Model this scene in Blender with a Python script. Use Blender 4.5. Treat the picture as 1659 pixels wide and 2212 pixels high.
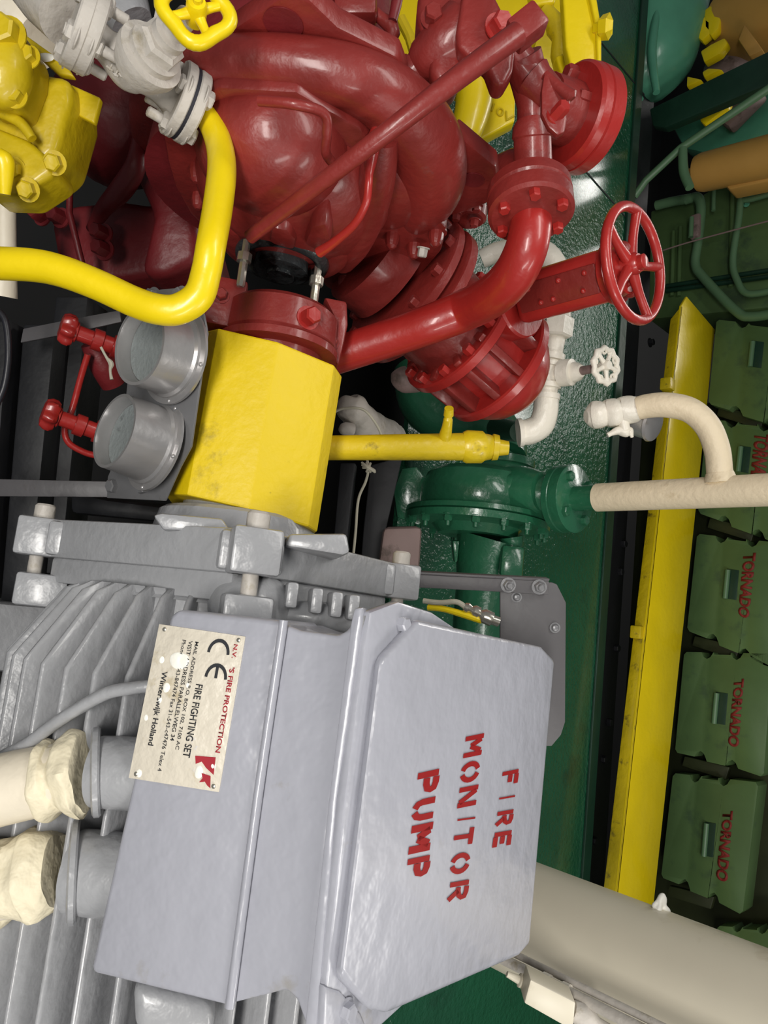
import bpy, bmesh, math, random
from mathutils import Vector, Matrix, noise
random.seed(7)
for o in list(bpy.data.objects): bpy.data.objects.remove(o)
SC = bpy.context.scene
COL = SC.collection
V = Vector
# ------------------------------------------------------------------ camera
F = 1600.0                      # focal length in photo pixels (1659 x 2212)
CAM = V((0, 0, 1.65))
_down = V((60, -1542, 1600)).normalized()
_x = V((11000, -1232, -1600)); _x = (_x - _down * _x.dot(_down)).normalized()
_up = -_down
_y = _up.cross(_x)
if _y.z < 0: _y = -_y
def _w(a): return V((_x.dot(a), _y.dot(a), _up.dot(a)))
CR, CU, CF = _w(V((1, 0, 0))), _w(V((0, 1, 0))), _w(V((0, 0, 1)))
cd = bpy.data.cameras.new('camera'); cam = bpy.data.objects.new('camera', cd); COL.objects.link(cam)
cd.sensor_fit = 'AUTO'; cd.sensor_width = 36; cd.lens = 36 * F / 2212; cd.clip_start = 0.02
m = Matrix((CU, -CR, -CF)).transposed().to_4x4(); m.translation = CAM
cam.matrix_world = m
SC.camera = cam
# ------------------------------------------------------------------ light, exposure
SC.view_settings.view_transform = 'Standard'; SC.view_settings.look = 'None'
SC.view_settings.exposure = 0.03; SC.view_settings.gamma = 1.0; SC.view_settings.use_curve_mapping = False
wd = bpy.data.worlds.new('world'); SC.world = wd; wd.use_nodes = True
bg = wd.node_tree.nodes['Background']; bg.inputs[0].default_value = (0.80, 0.86, 0.9, 1); bg.inputs[1].default_value = 0.12
def area(name, loc, target, sx, sy, power, col=(1, .97, .92)):
    l = bpy.data.lights.new(name, 'AREA'); l.shape = 'RECTANGLE'; l.size = sx; l.size_y = sy; l.energy = power; l.color = col
    o = bpy.data.objects.new(name, l); COL.objects.link(o); o.location = loc
    o.rotation_euler = (V(target) - V(loc)).to_track_quat('-Z', 'Y').to_euler()
    return o
area('unseen_overhead_light', (0.3, -1.3, 2.6), (0.1, 0.8, 0.6), 1.3, 0.35, 56)
area('unseen_overhead_light', (2.4, 0.3, 2.7), (0.9, 2.2, 0.9), 0.4, 1.3, 34)  # unseen lamp added to brighten the cream column
area('unseen_overhead_light', (-1.1, 0.7, 2.9), (-0.5, 1.0, 0.5), 0.3, 1.3, 18)
area('unseen_overhead_light', (1.5, 1.8, 2.9), (0.7, 1.8, 0.2), 0.3, 1.3, 22)
area('unseen_overhead_light', (-2.5, 5.2, 2.6), (-1.2, 2.2, 0.1), 1.3, 0.4, 34)  # unseen lamp put in for its glints on the green deck
area('unseen_overhead_light', (-4.9, 7.0, 2.6), (-2.2, 3.0, 0.1), 1.0, 0.5, 40)  # second unseen lamp, added for highlights farther along the deck
# ------------------------------------------------------------------ pixel rays -> world points
def ray(x, y): return (CR * ((y - 1106) / F) + CU * ((x - 829.5) / F) + CF)
def P(x, y, d): return CAM + ray(x, y) * d
def PP(x, y, o, n):
    r = ray(x, y); n = V(n); return CAM + r * ((V(o) - CAM).dot(n) / r.dot(n))
def PZ(x, y, z): return PP(x, y, (0, 0, z), (0, 0, 1))
def PY(x, y, Y): return PP(x, y, (0, Y, 0), (0, 1, 0))
A0 = P(487, 1205, 1.08)
EX = V((1, 0, 0)); EQ = V((0, -math.cos(math.radians(57)), math.sin(math.radians(57)))); EP = V((0, EQ.z, -EQ.y))
def PS(x, y, s): return PP(x, y, A0 + EX * s, EX)
def A(s, p, q): return A0 + EX * s + EP * p + EQ * q
def VL(base, x):            # the point of the vertical line through base that shows at photo column x
    base = V(base); a = (x - 829.5) / F
    k = CU - CF * a
    t = -k.dot(base - CAM) / k.z
    return base + V((0, 0, t))
def PX(p):
    c = V(p) - CAM; d = c.dot(CF); return (829.5 + F * c.dot(CU) / d, 1106 + F * c.dot(CR) / d, d)
# ------------------------------------------------------------------ materials
def lin(c):
    return tuple((v / 255 / 12.92) if v / 255 <= .04045 else ((v / 255 + .055) / 1.055) ** 2.4 for v in c) + (1,)
def paint(name, rgb, rough=.35, bump=.25, scale=45, metal=0.0, dirt=None, dscale=6, dthr=.62, coat=0.0, var=.12, dirt2=None, d2scale=30, d2thr=.7):
    m = bpy.data.materials.new(name); m.use_nodes = True; nt = m.node_tree; N = nt.nodes; L = nt.links
    b = N['Principled BSDF']; tc = N.new('ShaderNodeTexCoord')
    b.inputs['Roughness'].default_value = rough; b.inputs['Metallic'].default_value = metal
    if coat: b.inputs['Coat Weight'].default_value = coat; b.inputs['Coat Roughness'].default_value = .12
    c = lin(rgb)
    n1 = N.new('ShaderNodeTexNoise'); n1.inputs['Scale'].default_value = 5; n1.inputs['Detail'].default_value = 5; L.new(tc.outputs['Object'], n1.inputs['Vector'])
    r = N.new('ShaderNodeValToRGB'); L.new(n1.outputs['Fac'], r.inputs['Fac'])
    r.color_ramp.elements[0].position = .3; r.color_ramp.elements[1].position = .7
    r.color_ramp.elements[0].color = tuple(v * (1 - var) for v in c[:3]) + (1,); r.color_ramp.elements[1].color = tuple(min(1, v * (1 + var)) for v in c[:3]) + (1,)
    out = r.outputs['Color']
    for dc, ds, dt in ((dirt, dscale, dthr), (dirt2, d2scale, d2thr)):
        if dc is None: continue
        n2 = N.new('ShaderNodeTexNoise'); n2.inputs['Scale'].default_value = ds; n2.inputs['Detail'].default_value = 8; n2.inputs['Roughness'].default_value = .65
        L.new(tc.outputs['Object'], n2.inputs['Vector'])
        r2 = N.new('ShaderNodeValToRGB'); L.new(n2.outputs['Fac'], r2.inputs['Fac'])
        r2.color_ramp.elements[0].position = dt; r2.color_ramp.elements[1].position = min(1, dt + .1)
        mx = N.new('ShaderNodeMix'); mx.data_type = 'RGBA'; L.new(r2.outputs['Color'], mx.inputs['Factor'])
        L.new(out, mx.inputs[6]); mx.inputs[7].default_value = lin(dc); out = mx.outputs[2]
    L.new(out, b.inputs['Base Color'])
    if bump:
        n3 = N.new('ShaderNodeTexNoise'); n3.inputs['Scale'].default_value = scale; n3.inputs['Detail'].default_value = 3; L.new(tc.outputs['Object'], n3.inputs['Vector'])
        bp = N.new('ShaderNodeBump'); bp.inputs['Strength'].default_value = bump; bp.inputs['Distance'].default_value = .006
        L.new(n3.outputs['Fac'], bp.inputs['Height']); L.new(bp.outputs['Normal'], b.inputs['Normal'])
    return m
M = {
 'red': paint('red_paint', (128, 40, 36), .42, .3, 55, coat=.2, var=.18, dirt=(120, 78, 76), dscale=9, dthr=.66),
 'red2': paint('bright_red_paint', (160, 38, 34), .36, .22, 40, coat=.3, var=.15),
 'dred': paint('old_red_paint', (112, 30, 34), .45, .3, 50, var=.2, dirt=(70, 40, 40), dscale=7, dthr=.62),
 'yellow': paint('yellow_paint', (232, 204, 8), .36, .2, 40, coat=.25, var=.06, dirt=(176, 150, 30), dscale=9, dthr=.66),
 'gyellow': paint('dirty_yellow_paint', (226, 196, 6), .5, .25, 60, var=.06, dirt=(150, 130, 22), dscale=7, dthr=.6, dirt2=(120, 104, 30), d2scale=40, d2thr=.68),
 'oyellow': paint('old_yellow_paint', (200, 174, 16), .42, .5, 35, coat=.2, var=.15, dirt=(112, 96, 28), dscale=14, dthr=.6),
 'cream': paint('cream_paint', (226, 216, 196), .42, .25, 40, var=.05, dirt=(176, 162, 132), dscale=8, dthr=.64),
 'white': paint('off_white_paint', (232, 226, 212), .38, .35, 60, var=.05, dirt=(190, 176, 146), dscale=14, dthr=.64),
 'column': paint('column_cream_paint', (214, 206, 186), .4, .06, 14, var=.04, dirt=(186, 174, 150), dscale=3, dthr=.6),
 'lagging': paint('cream_lagging', (226, 210, 180), .55, .3, 70, var=.05, dirt=(200, 180, 145), dscale=10, dthr=.6),
 'valve': paint('chalky_grey_valve_paint', (186, 180, 172), .5, .4, 60, var=.08, dirt=(150, 140, 118), dscale=14, dthr=.58),
 'grey': paint('grey_motor_paint', (154, 155, 158), .36, .45, 50, coat=.3, var=.05, dirt=(120, 116, 108), dscale=26, dthr=.7),
 'box': paint('pale_grey_box_paint', (162, 163, 172), .3, .6, 26, coat=.4, var=.03, dirt=(146, 142, 136), dscale=7, dthr=.64, dirt2=(92, 86, 80), d2scale=55, d2thr=.76),
 'steel': paint('dull_steel_paint', (118, 118, 120), .38, .15, 50, metal=.3, var=.08, dirt=(92, 86, 80), dscale=12, dthr=.6),
 'dsteel': paint('dark_grey_frame_paint', (80, 78, 80), .5, .15, 50, var=.06, dirt=(74, 70, 68), dscale=12, dthr=.6),
 'silver': paint('silver_paint', (176, 174, 174), .32, .12, 60, metal=.6, var=.08, dirt=(140, 130, 120), dscale=10, dthr=.62),
 'inner': paint('felt_grey_lining', (122, 128, 128), .85, .5, 120, var=.12, dirt=(40, 42, 42), dscale=16, dthr=.6),
 'black': paint('black_oily_paint', (20, 21, 25), .6, .3, 30, var=.2, dirt=(60, 60, 66), dscale=30, dthr=.7),
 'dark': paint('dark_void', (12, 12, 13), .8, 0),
 'floor': paint('green_deck_paint', (24, 80, 54), .24, 1.0, 60, coat=.5, var=.12, dirt=(20, 64, 44), dscale=3, dthr=.55, dirt2=(140, 130, 110), d2scale=22, d2thr=.78),
 'dgreen': paint('dark_green_paint', (22, 52, 38), .4, .3, 20, var=.2, dirt=(90, 96, 90), dscale=18, dthr=.72),
 'green': paint('green_pump_paint', (36, 94, 66), .3, .35, 50, coat=.4, var=.12),
 'lgreen': paint('pale_green_paint', (80, 146, 118), .3, .3, 12, coat=.3, var=.15),
 'egreen': paint('engine_green_paint', (78, 104, 62), .45, .2, 16, var=.12, dirt=(62, 84, 58), dscale=4, dthr=.55),
 'olive': paint('dark_olive_paint', (44, 50, 26), .5, .2, 16, var=.2),
 'pgreen': paint('pipe_green_paint', (84, 116, 84), .4, .2, 16, var=.1),
 'beige': paint('buff_paint', (188, 142, 72), .42, .15, 16, var=.08),
 'brass': paint('plated_steel', (190, 186, 174), .25, .1, 60, metal=.8, dirt=(120, 90, 50), dscale=20, dthr=.6),
 'putty': paint('cream_putty', (226, 216, 188), .6, .9, 45, var=.06, dirt=(120, 112, 92), dscale=22, dthr=.66),
 'stencil': paint('red_stencil_paint', (140, 10, 12), .5, .1, 60, var=.08),
 'faded': paint('faded_red_lettering', (124, 32, 26), .7, 0, var=.2),
 'ink': paint('black_ink', (34, 36, 40), .6, 0, var=.05),
 'inkred': paint('dark_red_ink', (160, 30, 44), .6, 0, var=.05),
 'plate': paint('stained_ivory_plate', (212, 204, 188), .4, .45, 60, var=.05, dirt=(184, 168, 132), dscale=14, dthr=.56, dirt2=(200, 200, 206), d2scale=60, d2thr=.64),
 'blob': paint('white_paint_splash', (240, 238, 228), .4, .3, 60, var=.02),
 'pink': paint('rusty_pinkish_primer', (128, 108, 104), .6, .3, 30, var=.12, dirt=(90, 76, 70), dscale=10, dthr=.55),
 'rope': paint('grey_string', (170, 166, 150), .8, .2, 90, var=.1),
 'rubber': paint('black_rubber', (30, 30, 36), .4, .1, 60, var=.1),
 'gasket': paint('black_gasket', (30, 30, 40), .7, 0),
 'grease': paint('greasy_dark_metal', (66, 70, 72), .3, .5, 70, metal=.5, var=.25, dirt=(24, 20, 20), dscale=18, dthr=.5),
}
# ------------------------------------------------------------------ object plumbing
WL = {}
def tagit(o, label, cat, group=None, kind=None):
    if label: o['label'] = label
    if cat: o['category'] = cat
    if group: o['group'] = group
    if kind: o['kind'] = kind
def thing(name, label, cat, loc, group=None, kind=None):
    o = bpy.data.objects.new(name, None); COL.objects.link(o); o.empty_display_size = .05
    o.location = loc; WL[o] = V(loc); tagit(o, label, cat, group, kind); return o
def ob(name, bm, mat, parent=None, label=None, cat=None, group=None, kind=None, smooth=35):
    bmesh.ops.recalc_face_normals(bm, faces=bm.faces)
    me = bpy.data.meshes.new(name); 
    c = V((0, 0, 0))
    for v in bm.verts: c += v.co
    c /= max(1, len(bm.verts))
    for v in bm.verts: v.co -= c
    bm.to_mesh(me); bm.free()
    if smooth:
        for p in me.polygons: p.use_smooth = True
        me.set_sharp_from_angle(angle=math.radians(smooth))
    me.materials.append(M[mat] if isinstance(mat, str) else mat)
    o = bpy.data.objects.new(name, me); COL.objects.link(o); WL[o] = c
    if parent is not None:
        o.parent = parent; o.location = c - WL[parent]
    else: o.location = c
    tagit(o, label, cat, group, kind)
    return o
def B(): return bmesh.new()
def frame(ax):
    ax = V(ax).normalized(); t = V((0, 0, 1)) if abs(ax.z) < .9 else V((1, 0, 0))
    a = ax.cross(t).normalized(); b = ax.cross(a).normalized(); return ax, a, b
def rings(bm, R, close0=True, close1=True):
    vs = [[bm.verts.new(p) for p in r] for r in R]; n = len(R[0])
    for i in range(len(vs) - 1):
        for j in range(n):
            k = (j + 1) % n
            try: bm.faces.new((vs[i][j], vs[i][k], vs[i + 1][k], vs[i + 1][j]))
            except ValueError: pass
    if close0: bm.faces.new(vs[0][::-1])
    if close1: bm.faces.new(vs[-1])
    return bm
def lathe(bm, o, ax, prof, seg=32, rot=0.0, sx=1.0, up=None):
    ax, a, b = frame(ax)
    if up is not None:
        a = (V(up) - ax * ax.dot(V(up))).normalized(); b = ax.cross(a)
    R = []
    for s, r in prof:
        r = max(r, 1e-5)
        R.append([V(o) + ax * s + (a * math.cos(rot + 2 * math.pi * j / seg) * sx + b * math.sin(rot + 2 * math.pi * j / seg)) * r for j in range(seg)])
    return rings(bm, R)
def cyl(bm, p0, p1, r0, r1=None, seg=28, ch=.0):
    p0, p1 = V(p0), V(p1); L = (p1 - p0).length; r1 = r0 if r1 is None else r1
    pr = [(0, r0 - ch), (ch, r0), (L - ch, r1), (L, r1 - ch)] if ch else [(0, r0), (L, r1)]
    return lathe(bm, p0, p1 - p0, pr, seg)
def bev(bm, w, seg=2, ang=25):
    if w <= 0: return bm
    es = [e for e in bm.edges if len(e.link_faces) == 2 and e.calc_face_angle(0) > math.radians(ang)]
    bmesh.ops.bevel(bm, geom=es, offset=w, segments=seg, profile=.5, affect='EDGES', clamp_overlap=True)
    return bm
def join(bm, b2):
    me = bpy.data.meshes.new('tmp'); b2.to_mesh(me); b2.free(); bm.from_mesh(me); bpy.data.meshes.remove(me); return bm
def box(bm, c, ax, sz, w=0, seg=2):
    b = B(); c = V(c); a = [V(v).normalized() for v in ax]
    vs = [b.verts.new(c + a[0] * sz[0] / 2 * i + a[1] * sz[1] / 2 * j + a[2] * sz[2] / 2 * k) for i in (-1, 1) for j in (-1, 1) for k in (-1, 1)]
    for f in ((0, 1, 3, 2), (4, 6, 7, 5), (0, 4, 5, 1), (2, 3, 7, 6), (0, 2, 6, 4), (1, 5, 7, 3)): b.faces.new([vs[i] for i in f])
    bmesh.ops.recalc_face_normals(b, faces=b.faces); bev(b, w, seg); return join(bm, b)
def prism(bm, pts, vec, w=0, seg=2, taper=1.0):
    b = B(); n = len(pts); pts = [V(p) for p in pts]; c = sum(pts, V((0, 0, 0))) / n
    v0 = [b.verts.new(p) for p in pts]; v1 = [b.verts.new(c + (p - c) * taper + V(vec)) for p in pts]
    b.faces.new(v0[::-1]); b.faces.new(v1)
    for i in range(n): b.faces.new((v0[i], v0[(i + 1) % n], v1[(i + 1) % n], v1[i]))
    bmesh.ops.recalc_face_normals(b, faces=b.faces); bev(b, w, seg); return join(bm, b)
def catm(pts, k=8):
    out = []; n = len(pts)
    for i in range(n - 1):
        p0, p1, p2, p3 = pts[max(i - 1, 0)], pts[i], pts[i + 1], pts[min(i + 2, n - 1)]
        for j in range(k):
            t = j / k
            out.append(tuple(.5 * ((2 * b) + (-a + c) * t + (2 * a - 5 * b + 4 * c - d) * t * t + (-a + 3 * b - 3 * c + d) * t ** 3) for a, b, c, d in zip(p0, p1, p2, p3)))
    out.append(tuple(pts[-1])); return out
def tube(bm, pts, smooth=True, seg=20, k=7, lump=0.0, lscale=30):
    """pts: (Vector, radius) pairs"""
    d = [(*p, r) for p, r in pts]
    if smooth: d = catm(d, k)
    c = [V(q[:3]) for q in d]; r = [q[3] for q in d]
    R = []; nrm = None
    for i in range(len(c)):
        t = (c[min(i + 1, len(c) - 1)] - c[max(i - 1, 0)])
        if t.length < 1e-9: t = V((0, 0, 1))
        t.normalize()
        if nrm is None: _, nrm, _ = frame(t)
        nrm = (nrm - t * nrm.dot(t)).normalized(); bn = t.cross(nrm)
        ring = []
        for j in range(seg):
            a = 2 * math.pi * j / seg; dv = nrm * math.cos(a) + bn * math.sin(a); p = c[i] + dv * r[i]
            if lump: p += dv * lump * noise.noise(p * lscale)
            ring.append(p)
        R.append(ring)
    return rings(bm, R)
def px(pts):                    # [(x, y, depth, radius px)] -> tube points
    return [(P(x, y, d), r * d / F) for x, y, d, r in pts]
def ptube(pts, **kw): return tube(B(), px(pts), **kw)
def ell(bm, c, axes, rad, seg=32, rn=20, lump=0, lscale=12):
    c = V(c); a = [V(v).normalized() for v in axes]; R = []
    for i in range(rn + 1):
        th = math.pi * i / rn; ring = []
        for j in range(seg):
            f = 2 * math.pi * j / seg
            dv = a[0] * rad[0] * max(1e-4, math.sin(th)) * math.cos(f) + a[1] * rad[1] * max(1e-4, math.sin(th)) * math.sin(f) + a[2] * rad[2] * math.cos(th)
            p = c + dv
            if lump: p += dv.normalized() * lump * noise.noise(p * lscale)
            ring.append(p)
        R.append(ring)
    return rings(bm, R)
def ringt(bm, c, ax, R, r, seg=40, ms=12, wob=0, nw=6, sx=1.0):
    ax, a, b = frame(ax); T = []
    for i in range(seg):
        f = 2 * math.pi * i / seg; RR = R * (1 + wob * math.cos(nw * f)); dv = a * math.cos(f) + b * math.sin(f)
        T.append([V(c) + dv * RR + (dv * math.cos(2 * math.pi * j / ms) + ax * math.sin(2 * math.pi * j / ms)) * r for j in range(ms)])
    vs = [[bm.verts.new(p) for p in t] for t in T]
    for i in range(seg):
        for j in range(ms):
            bm.faces.new((vs[i][j], vs[(i + 1) % seg][j], vs[(i + 1) % seg][(j + 1) % ms], vs[i][(j + 1) % ms]))
    return bm
def bolt(parent, p, ax, r, h, mat, name='bolt', stud=0, dome=False, label=None):
    b = B(); ax = V(ax).normalized(); p = V(p) - ax * h * .15
    lathe(b, p, ax, [(0, r * 1.35), (h * .12, r * 1.35)], 20)
    if dome: lathe(b, p, ax, [(0, r), (h * .5, r * .95), (h * .85, r * .7), (h, r * .3)], 12)
    else:
        lathe(b, p, ax, [(0, r), (h * .85, r), (h, r * .82)], 6, rot=random.random())
    if stud: lathe(b, p, ax, [(h * .5, r * .55), (h + stud * .9, r * .55), (h + stud, r * .4)], 14)
    return ob(name, b, mat, parent, label, smooth=28)
def handwheel(parent, c, ax, R, r, nsp, mat, hub=.2, wob=0, nw=6, name='handwheel', rot=0.0, off=0.0, spr=None, label=None, hubh=None):
    """wheel rim, spokes and hub as ONE part (cast in one piece)"""
    b = B(); ax_, a, bb = frame(ax); ringt(b, c, ax, R, r, wob=wob, nw=nw)
    spr = spr or r * .8; hc = V(c) - ax_ * off
    for i in range(nsp):
        f = rot + 2 * math.pi * i / nsp; dv = a * math.cos(f) + bb * math.sin(f)
        tube(b, [(hc + dv * R * hub * .5, spr * 1.2), (hc + dv * R * .55 + ax_ * off * .3, spr * .9), (V(c) + dv * R, spr)], seg=12)
    hh = hubh or r * 1.8
    lathe(b, hc - ax_ * hh, ax_, [(0, R * hub), (hh * 1.6, R * hub), (hh * 2, R * hub * .8)], 24)
    return ob(name, b, mat, parent, label)
# text on a surface: quad = corners (lower-left, lower-right, upper-right, upper-left) in reading direction
def bil(q, a, b):
    return (q[0] * (1 - a) * (1 - b) + q[1] * a * (1 - b) + q[2] * a * b + q[3] * (1 - a) * b)
def text(txt, quad, mat, parent, n, name='lettering', lift=.0006, th=.0005, fit=True, label=None, shear=0, bold=0):
    cu = bpy.data.curves.new('t', 'FONT'); cu.body = txt; cu.size = 1; cu.resolution_u = 3; cu.shear = shear; cu.offset = bold
    o = bpy.data.objects.new('t', cu); COL.objects.link(o); dg = bpy.context.evaluated_depsgraph_get()
    me = bpy.data.meshes.new_from_object(o.evaluated_get(dg)); bpy.data.objects.remove(o); bpy.data.curves.remove(cu)
    xs = [v.co.x for v in me.vertices]; ys = [v.co.y for v in me.vertices]; x0, x1 = min(xs), max(xs); y0, y1 = min(ys), max(ys)
    b = B(); b.from_mesh(me); bpy.data.meshes.remove(me); n = V(n).normalized()
    for v in b.verts: v.co = bil(quad, (v.co.x - x0) / (x1 - x0), (v.co.y - y0) / (y1 - y0)) + n * lift
    ext = bmesh.ops.extrude_face_region(b, geom=b.faces[:])
    for g in ext['geom']:
        if isinstance(g, bmesh.types.BMVert): g.co += n * th
    return ob(name, b, mat, parent, label, smooth=0)
def strokes(bm, segs, quad, n, w, lift=.0008, th=.0004):
    """stencil strokes: polylines in a 0..1 box, width w (relative)"""
    n = V(n).normalized()
    for pl in segs:
        L, Rr = [], []
        for i, (x, y) in enumerate(pl):
            xa, ya = pl[max(i - 1, 0)]; xb, yb = pl[min(i + 1, len(pl) - 1)]
            dx, dy = xb - xa, yb - ya; l = math.hypot(dx, dy); nx, ny = -dy / l * w / 2, dx / l * w / 2
            L.append((x + nx, y + ny)); Rr.append((x - nx, y - ny))
        for i in range(len(pl) - 1):
            q = [bil(quad, *t) + n * lift for t in (L[i], L[i + 1], Rr[i + 1], Rr[i])]
            prism(bm, q, n * th)
    return bm
# ================================================================== SETTING
def poly(name, pts, vec, mat, kind='structure', w=0):
    b = B(); prism(b, pts, vec, w); return ob(name, b, mat, kind=kind, smooth=0)
YE = 2.93
poly('floor', [V((-4.5, 1.62, 0)), V((4.0, 1.62, 0)), V((4.0, YE, 0)), V((-4.5, YE, 0))], V((0, 0, -.02)), 'floor')
poly('floor_bilge', [V((-4.5, -1.2, -.75)), V((4.5, -1.2, -.75)), V((4.5, 8.7, -.75)), V((-4.5, 8.7, -.75))], V((0, 0, -.05)), 'dark')
poly('wall_back', [V((-6, 8.5, -.8)), V((5, 8.5, -.8)), V((5, 8.5, 3.2)), V((-6, 8.5, 3.2))], V((0, .1, 0)), 'dgreen')
# plate joints, toe plate along the edge of the floor
for i, (a, c) in enumerate((((1330, 130), (1392, 205)), ((1248, 350), (1322, 435)))):
    p0, p1 = PZ(*a, 0.001), PZ(*c, .001); d = (p1 - p0).normalized(); s = d.cross(V((0, 0, 1))) * .004
    p0 = p0 - d * .6; p1 = p1 + d * (.0 if i == 0 else .25)
    poly('trim_%d' % (i + 1), [p0 - s, p1 - s, p1 + s, p0 + s], V((0, 0, .001)), 'dark')
poly('trim_3', [V((-4.5, YE - .06, 0.0)), V((4, YE - .06, 0.0)), V((4, YE, 0.0)), V((-4.5, YE, 0.0))], V((0, 0, .012)), 'dgreen', w=.003)

# engine foundation: dark girder below the floor edge with bolts
gd = thing('engine_foundation_girder', 'black steel girder with bolt heads in the gap between green floor and yellow step plank', 'girder', (0, 3.02, -.1))
b = B(); box(b, (0, 3.1, -.16), (EX, V((0, 1, 0)), V((0, 0, 1))), (8.0, .32, .12), .01); ob('girder_plate', b, 'black', gd)
for x, y in ((1345, 1175), (1338, 1235), (1330, 1400), (1314, 1560), (1302, 1640), (1281, 1815), (1350, 930), (1405, 740)):
    bolt(gd, PZ(x, y, -.1), (0, 0, 1), .018, .022, 'black')

# yellow step plank
YP = 3.06
r1, r2 = PY(1478, 655, YP), PY(1334, 1910, YP); zt = (r1.z + r2.z) / 2
sp = thing('step_plank', 'long bright yellow steel step plank running in front of the green engine', 'plank', PY(1400, 1300, YP))
ra, rb = PZ(1472, 660, zt), PZ(1333, 1925, zt); fa, fb = PZ(1545, 712, zt), PZ(1412, 1945, zt)
e = (rb - ra).normalized(); rb2 = rb + e * .35; fb2 = fb + e * .35
b = B(); dn = V((0, 0, -.06))
prism(b, [ra + V((.0, 0, 0)), rb2, fb2, fa, PZ(1484, 640, zt)], V((0, 0, -.012)), .004)
ob('top_plate', b, 'yellow', sp)
b = B(); lo1, lo2 = PP(1448, 690, ra, V((0, 1, 0)) + V((0, 0, 0))), PP(1305, 1900, rb, (0, 1, 0))
prism(b, [ra, rb2, lo2 + e * .35, lo1], V((0, .012, 0)), .003)
ob('front_lip', b, 'oyellow', sp)  # duller yellow puts the shade of the upright face into its paint
for x, y in ((1442, 831), (1378, 1366)):
    b = B(); box(b, PY(x, y, YP - .03), (EX, V((0, 1, 0)), V((0, 0, 1))), (.055, .05, .05), .006); ob('clip', b, 'oyellow', sp)

# ================================================================== MAIN ENGINE
YG = 3.60
eng = thing('diesel_engine', 'big dark green diesel engine with a row of slotted covers with faded red lettering', 'engine', (0.2, YG + .3, -.1))
b = B(); box(b, (1.0, YG + .5, .45), (EX, V((0, 1, 0)), V((0, 0, 1))), (4.6, .8, 1.5), .03)
ob('crankcase', b, 'olive', eng)
def cover(cs, slot, txt, bot_notch=True):
    # cs: pixel corners lower-left(reading), i.e. (left-x,top-y),(left-x,bottom-y),(right-x,bottom-y),(right-x,top-y)
    q = [PY(x, y, YG - .07) for x, y in cs]
    def at(a, b): return bil(q, a, b)
    pl = []
    def notch(b0, side):
        s = 1 if side else -1; base = 1.0 if side else 0.0
        return [(base - s * dy, b0 + dx) for dx, dy in ((-.07, 0), (-.04, .045), (0, .065), (.04, .045), (.07, 0))]
    pl.append((.0, .03)); pl += [(.03, 0), (.97, 0), (1, .03)]
    pl += notch(.30, True) + [(1.02, .38), (1.02, .6)] + [(a + .02, bb) for a, bb in notch(.66, True)] + [(1.04, .97), (1.01, 1.0), (.03, 1.0), (.0, .97)]
    pl += [(a, bb) for a, bb in reversed(notch(.62, False))] + [(0.02, .55), (0.02, .36)] + [(a, bb) for a, bb in reversed(notch(.28, False))]
    b = B(); prism(b, [at(a, bb) for a, bb in pl], V((0, .11, 0)), .008)
    o = ob('access_cover', b, 'egreen', eng, smooth=30)
    if slot:
        x0, x1, y0, y1 = slot; Y = YG - .073
        b = B(); pts = [PY(x0 + 6, y0, Y), PY(x1, y0 + 4, Y), PY(x1 - 6, y1, Y), PY(x0, y1 - 4, Y)]
        prism(b, pts, V((0, .004, 0)), .001); ob('handle_recess', b, 'dgreen', o)
        b = B(); tube(b, [(PY(x0 + 8, y0 + 3, Y - .004), .012), (PY(x0 + 2, y1 - 3, Y - .004), .012)], smooth=False); ob('grip_bar', b, 'pgreen', o)
    if txt:
        t = [PY(x, y, YG - .07) for x, y in txt]
        text('TORNADO', t, 'faded', o, (0, -1, 0), lift=.002, bold=.045)
cover([(1548, 690), (1530, 872), (1740, 935), (1760, 715)], (1618, 1650, 735, 795), None)
cover([(1526, 905), (1508, 1108), (1712, 1180), (1735, 925)], (1592, 1622, 962, 1022), [(1630, 935), (1618, 1058), (1650, 1070), (1664, 940)])
cover([(1506, 1153), (1484, 1362), (1680, 1440), (1706, 1175)], (1564, 1596, 1228, 1296), [(1606, 1196), (1594, 1330), (1618, 1338), (1634, 1194)])
cover([(1478, 1408), (1458, 1625), (1650, 1668), (1668, 1412)], (1540, 1572, 1494, 1566), [(1586, 1468), (1572, 1610), (1596, 1616), (1608, 1466)])
cover([(1454, 1670), (1428, 1895), (1605, 1965), (1638, 1690)], (1518, 1546, 1775, 1852), [(1562, 1752), (1546, 1898), (1572, 1908), (1584, 1752)])
cover([(1550, 2000), (1535, 2170), (1700, 2200), (1710, 2010)], None, None)
for c0 in ((1553, 888), (1533, 1130), (1500, 1385), (1478, 1645), (1445, 1925)):
    x, y = c0; b = B()
    prism(b, [PY(x, y - 12, YG - .02), PY(x - 6, y + 10, YG - .02), PY(x + 90, y + 40, YG - .02), PY(x + 98, y + 12, YG - .02)], V((0, .03, 0)), .006)
    ob('clamp_bar', b, 'olive', eng)
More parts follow.
